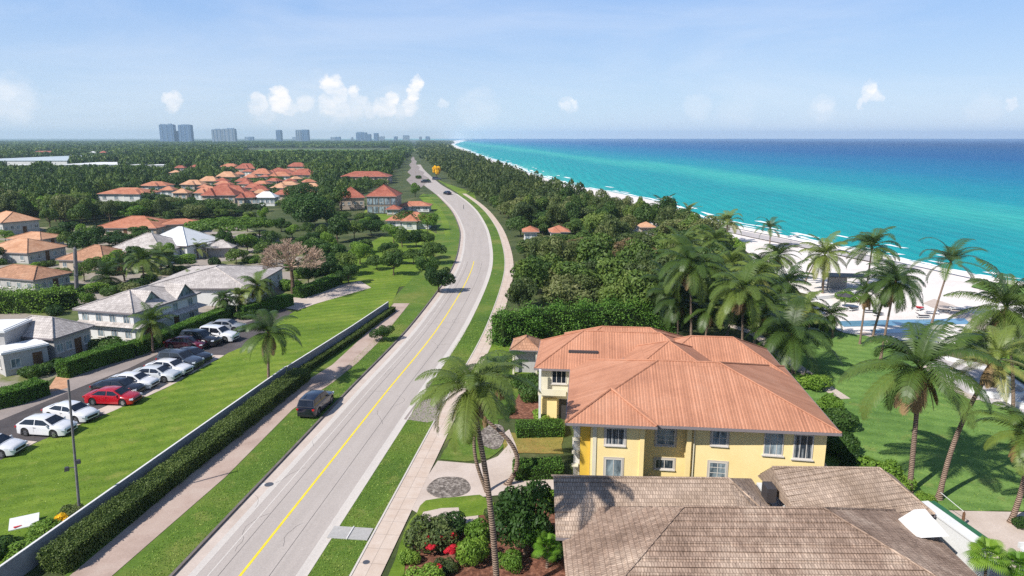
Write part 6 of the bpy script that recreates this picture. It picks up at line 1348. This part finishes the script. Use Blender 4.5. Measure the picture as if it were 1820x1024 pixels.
for x, y, sp in pts:
    px, py, dp = proj((x, y, 0)); px, py = float(px), float(py)
    reg = 1 if inpoly(px, py, W1) else (2 if inpoly(px, py, W2) else 0)
    if not reg: continue
    h = (7.2 if reg == 1 else 7.2)*rs.choice([.7, .85, 1, 1.1, 1.3])*rs.uniform(.9, 1.12); wd_ = sp*rs.choice([1.0, 1.3, 1.5, 1.9])*rs.uniform(.9, 1.1)
    if reg == 2 and y < 130: h *= .92
    if y > 600: h = rs.uniform(7, 11)
    if inpoly(px, py, FIELD): continue
    if y < 900 and not footprint_ok(x, y, wd_*.42): continue
    top = proj((x, y, h))[1]; hwp = wd_*.5*FP/dp; bad = False
    for (a, b, c, d, md) in KEEP:
        if dp < md and px+hwp*.8 > a and px-hwp*.8 < c and top < d-1 and py > b: bad = True; break
    if bad:
        if y < 420 and h > 4:
            h = rs.uniform(2.5, 4); top = proj((x, y, h))[1]; bad = any(dp < md and px+hwp*.8 > a and px-hwp*.8 < c and top < d-1 and py > b for (a, b, c, d, md) in KEEP)
        if bad: continue
    mind = min((CL[i]-Vector((x, y, 0))).length for i in range(0, nC, 2)) if y < 620 else 99
    if mind < (9.5 if y < 300 else 7.5)+wd_*.3: continue
    TR.append((x, y, h, wd_, reg, px, py))
TR.sort(key=lambda t: t[1])
vis = [t for t in TR if -30 < t[5] < 1850]; near_ = vis[:285]; ns = set(id(t) for t in near_); rest = [t for t in TR if id(t) not in ns]
for i, (x, y, h, w, reg, px, py) in enumerate(near_):
    if reg == 1: key = rs.choice(['dome0', 'dome1', 'dome2', 'dome3', 'dome4', 'olive0', 'olive1', 'light_wood']); lb, gp_ = 'dense green tree in the woodland around the terracotta village', 'woodland trees left of the road'
    else: key = rs.choice(['olive0', 'olive1', 'olive2', 'dome0', 'dome3', 'olive1', 'dome2', 'brown_wood'], p=[.1, .16, .08, .2, .18, .08, .18, .02]); lb, gp_ = 'olive-green tree in the dense belt between road and beach', 'trees in the belt beside the beach'
    tree('woodland_tree', lb, (x, y), h, w, key, gp_, trunk_h=h*.28)
# the rest of the wood: one mass per side, lighter crowns
def low_crown(seed, n, leaf):
    return crown_arrays(seed, n, R=1, H=1, blobs=9, leaf=leaf, shape='dome', inner=.03, jit=.45)
LOD = [[low_crown(300+i, 420, .1) for i in range(4)], [low_crown(320+i, 150, .17) for i in range(4)], [low_crown(340+i, 60, .27) for i in range(4)]]
def mass(name, label, L_, mat):
    Vs, Qs, Rs_ = [], [], []; b = 0
    for (x, y, h, w, reg, px, py) in L_:
        V, Q, R = LOD[0 if y < 420 else (1 if y < 1100 else 2)][rs.randint(4)]; a = rs.uniform(0, 6.28); c_, s_ = math.cos(a), math.sin(a)
        U = np.empty_like(V); U[:, 0] = (V[:, 0]*c_-V[:, 1]*s_)*w*.5+x; U[:, 1] = (V[:, 0]*s_+V[:, 1]*c_)*w*.5+y; U[:, 2] = V[:, 2]*h*.95+h*.08
        Vs.append(U); Qs.append(Q+b); b += len(U); Rs_.append(np.clip(R*.45+.55*rs.rand(), 0, 1))
    o = link_mesh(name, np_mesh(name, np.concatenate(Vs), np.concatenate(Qs), mat, np.concatenate(Rs_))); return tag(o, label, 'woodland', None, 'stuff')
M['leaf_far'] = leaf_mat('far_woodland_leaf', [lin(42, 64, 34), lin(60, 84, 40), lin(86, 108, 50), lin(112, 128, 62)], False)
M['leaf_far2'] = leaf_mat('far_belt_leaf', [lin(50, 66, 38), lin(74, 90, 46), lin(106, 116, 62)], False)
mass('woodland', 'far dark green woodland stretching to the horizon', [t for t in rest if t[4] == 1], M['leaf_far']); mass('woodland', 'belt of trees following the coast beside the far beach', [t for t in rest if t[4] == 2], M['leaf_far2'])
print('TREES', len(TR), len(near_), sum(1 for t in rest if t[1] < 420))
# grass blades standing on the nearer lawns and verges (nobody could count them)
gr_ = np.random.RandomState(9); GP = []
tri = []
for pts, mn in LAWNS:
    if mn == 'bark_mulch': continue
    for t in tessellate_polygon([pts]):
        a, b, c = (pts[i] for i in t); ar = (b-a).cross(c-a).length/2; m_ = (a+b+c)/3
        if ar > .05: tri.append((a, b, c, ar, max(.05, min(1, (62/max(20, m_.y))**3)) if m_.y > 0 else 0))
wt = np.array([t[3]*t[4] for t in tri]); pk = gr_.choice(len(tri), 90000, p=wt/wt.sum()); uv_ = gr_.uniform(0, 1, (90000, 2)); fl_ = uv_.sum(1) > 1; uv_[fl_] = 1-uv_[fl_]
A_ = np.array([tuple(t[0])[:2] for t in tri])[pk]; B_ = np.array([tuple(t[1])[:2] for t in tri])[pk]; C_ = np.array([tuple(t[2])[:2] for t in tri])[pk]
xy = A_+(B_-A_)*uv_[:, :1]+(C_-A_)*uv_[:, 1:]
# the verges beside the road
vs_ = gr_.uniform(-8, 60, 26000); vo_ = np.where(gr_.rand(26000) < .5, gr_.uniform(4.12, 6.6, 26000), gr_.uniform(-7.0, -4.2, 26000))
xy = np.concatenate([xy, np.stack([P0.x+VR.x*vs_+UR.x*vo_, P0.y+VR.y*vs_+UR.y*vo_], 1)])
P_ = np.concatenate([xy, np.full((len(xy), 1), .075)], 1); V_, Q_ = leaf_quads(P_, np.tile([[0, 0, 1.]], (len(P_), 1)), .05, .9, rs=gr_)
M['blade'] = leaf_mat('grass_blade', [lin(84, 114, 40), lin(116, 146, 52), lin(156, 172, 84)], False)
tag(link_mesh('grass', np_mesh('grass', V_, Q_, M['blade'], gr_.uniform(0, 1, len(P_)))), 'short rough grass blades on the mown lawns and verges', 'grass', None, 'stuff')
# ================================================================ light, sky, air
SAZ = math.atan2(-.62, -.8); SEL = math.radians(44)
sd = Vector((math.cos(SAZ)*math.cos(SEL), math.sin(SAZ)*math.cos(SEL), math.sin(SEL)))
sl = bpy.data.lights.new('sun', 'SUN'); sl.energy = 4.9; sl.angle = math.radians(.6); sl.color = (1, .955, .89)
so = bpy.data.objects.new('sun', sl); COL.objects.link(so); so.rotation_euler = sd.to_track_quat('Z', 'Y').to_euler()
w = bpy.data.worlds.new("World"); SC.world = w; w.use_nodes = True; nt = w.node_tree; nt.nodes.clear()
sky = N(nt, 'ShaderNodeTexSky', sky_type='NISHITA', sun_disc=False, sun_elevation=SEL, sun_rotation=math.atan2(sd.x, sd.y), altitude=0, air_density=1.0, dust_density=.15, ozone_density=2.5)
out = N(nt, 'ShaderNodeOutputWorld'); bg = N(nt, 'ShaderNodeBackground'); bg.inputs['Strength'].default_value = .15
tc = N(nt, 'ShaderNodeTexCoord'); GEN = tc.outputs['Generated']
sz = N(nt, 'ShaderNodeSeparateXYZ'); L(nt, GEN, sz.inputs[0])
gr = ramp(nt, sz.outputs['Z'], [(0, (3.05, 3.6, 4.35, 1)), (.05, (2.55, 3.3, 4.35, 1)), (.2, (1.35, 2.35, 4.3, 1)), (.45, (.6, 1.1, 2.3, 1)), (1, (.35, .7, 1.6, 1))]).outputs[0]
SKYC = mixc(nt, .88, sky.outputs[0], gr)
# clouds: puffs at compass directions near the horizon, their edges broken by noise
n1_ = N(nt, 'ShaderNodeTexNoise', Scale=38.0, Detail=9.0, Roughness=.68); L(nt, GEN, n1_.inputs['Vector'])
sub = N(nt, 'ShaderNodeVectorMath', operation='SUBTRACT'); L(nt, n1_.outputs['Color'], sub.inputs[0]); sub.inputs[1].default_value = (.5, .5, .5)
scl = N(nt, 'ShaderNodeVectorMath', operation='SCALE'); L(nt, sub.outputs[0], scl.inputs[0]); scl.inputs['Scale'].default_value = .034
nv = N(nt, 'ShaderNodeVectorMath', operation='ADD'); L(nt, GEN, nv.inputs[0]); L(nt, scl.outputs[0], nv.inputs[1])
nrm = N(nt, 'ShaderNodeVectorMath', operation='NORMALIZE'); L(nt, nv.outputs[0], nrm.inputs[0]); DIR = nrm.outputs[0]
PUFF = [(560, 198, 70, .22), (700, 198, 50, .2), (470, 194, 26, .35), (620, 190, 30, .5), (20, 174, 40, .4), (1010, 186, 14, .35), (1310, 192, 34, .18), (1460, 192, 24, .3), (1240, 190, 22, .2), (1750, 192, 30, .25), (850, 192, 34, .22), (590, 152, 17, 1), (602, 168, 16, 1), (583, 188, 20, 0.9), (600, 194, 22, 0.7), (627, 165, 12, 0.9), (643, 182, 14, 0.6), (500, 168, 14, 1), (496, 184, 18, 1), (515, 192, 14, 0.6), (462, 180, 12, 0.8), (455, 192, 12, 0.7), (540, 182, 18, 0.6), (740, 153, 13, 1), (733, 172, 12, 1), (728, 188, 16, 0.8), (694, 176, 12, 1), (684, 190, 17, 0.9), (660, 196, 14, 0.5), (710, 196, 14, 0.5), (304, 180, 14, 0.7), (1546, 158, 14, 1), (1538, 176, 11, 1), (1555, 170, 12, 0.7), (10, 162, 20, 0.5), (1005, 188, 9, 0.7), (1020, 182, 7, 0.7), (790, 186, 10, 0.45), (1800, 184, 11, 0.6), (1466, 190, 16, 0.45)]
acc = None
for (x, y, r, a) in PUFF:
    d = ray(x, y).normalized(); dt = N(nt, 'ShaderNodeVectorMath', operation='DOT_PRODUCT'); L(nt, DIR, dt.inputs[0]); dt.inputs[1].default_value = d
    th = math.cos(r*1.3/FP*math.cos(math.atan2(x-910, FP))); mr = N(nt, 'ShaderNodeMapRange', interpolation_type='SMOOTHSTEP'); mr.inputs['From Min'].default_value = th; mr.inputs['From Max'].default_value = 1-(1-th)*.12; mr.inputs['To Max'].default_value = a
    L(nt, dt.outputs['Value'], mr.inputs[0])
    if acc is None: acc = mr.outputs[0]
    else:
        mx = N(nt, 'ShaderNodeMath', operation='MAXIMUM'); L(nt, acc, mx.inputs[0]); L(nt, mr.outputs[0], mx.inputs[1]); acc = mx.outputs[0]
n2_ = N(nt, 'ShaderNodeTexNoise', Scale=26.0, Detail=6.0, Roughness=.62); mpn = N(nt, 'ShaderNodeMapping'); mpn.inputs['Scale'].default_value = (1, 1, 2.4); L(nt, GEN, mpn.inputs[0]); L(nt, mpn.outputs[0], n2_.inputs['Vector'])
cm = N(nt, 'ShaderNodeMath', operation='MULTIPLY'); L(nt, acc, cm.inputs[0]); L(nt, ramp(nt, n2_.outputs['Fac'], [(.28, (.35, .35, .35, 1)), (.6, (1, 1, 1, 1))]).outputs[0], cm.inputs[1])
# thin high veil
n3_ = N(nt, 'ShaderNodeTexNoise', Scale=2.2, Detail=7.0, Roughness=.6, Distortion=.6); mp3 = N(nt, 'ShaderNodeMapping'); mp3.inputs['Scale'].default_value = (1, 1, 5); L(nt, GEN, mp3.inputs[0]); L(nt, mp3.outputs[0], n3_.inputs['Vector'])
veil = ramp(nt, n3_.outputs['Fac'], [(.42, (0, 0, 0, 1)), (.85, (.3, .3, .3, 1))]).outputs[0]
ad = N(nt, 'ShaderNodeMath', operation='MAXIMUM'); L(nt, cm.outputs[0], ad.inputs[0]); L(nt, veil, ad.inputs[1])
mix = mixc(nt, ad.outputs[0], SKYC, (5.5, 5.35, 5.3, 1)); L(nt, mix, bg.inputs[0]); L(nt, bg.outputs[0], out.inputs[0])
# haze
HAZE = 1; DENOISE = False
if HAZE:
    mb = MB(); mb.box((500, 5000, 58.8), (16000, 11000, 124)); m = bpy.data.materials.new('haze_air'); m.use_nodes = True; hn = m.node_tree; hn.nodes.clear()
    ho = hn.nodes.new('ShaderNodeOutputMaterial'); hv = hn.nodes.new('ShaderNodeVolumePrincipled'); hv.inputs['Color'].default_value = (.62, .82, 1, 1); hv.inputs['Density'].default_value = .00011; hv.inputs['Anisotropy'].default_value = .2
    hn.links.new(hv.outputs[0], ho.inputs['Volume']); tag(mb.build('haze', m), kind='stuff')
SC.cycles.volume_bounces = 1; SC.cycles.max_bounces = 6; SC.cycles.diffuse_bounces = 3; SC.cycles.glossy_bounces = 3; SC.cycles.transmission_bounces = 3
SC.view_settings.view_transform = 'Standard'; SC.view_settings.look = 'None'; SC.view_settings.exposure = 0.45; SC.view_settings.gamma = 1
SC.cycles.use_denoising = DENOISE
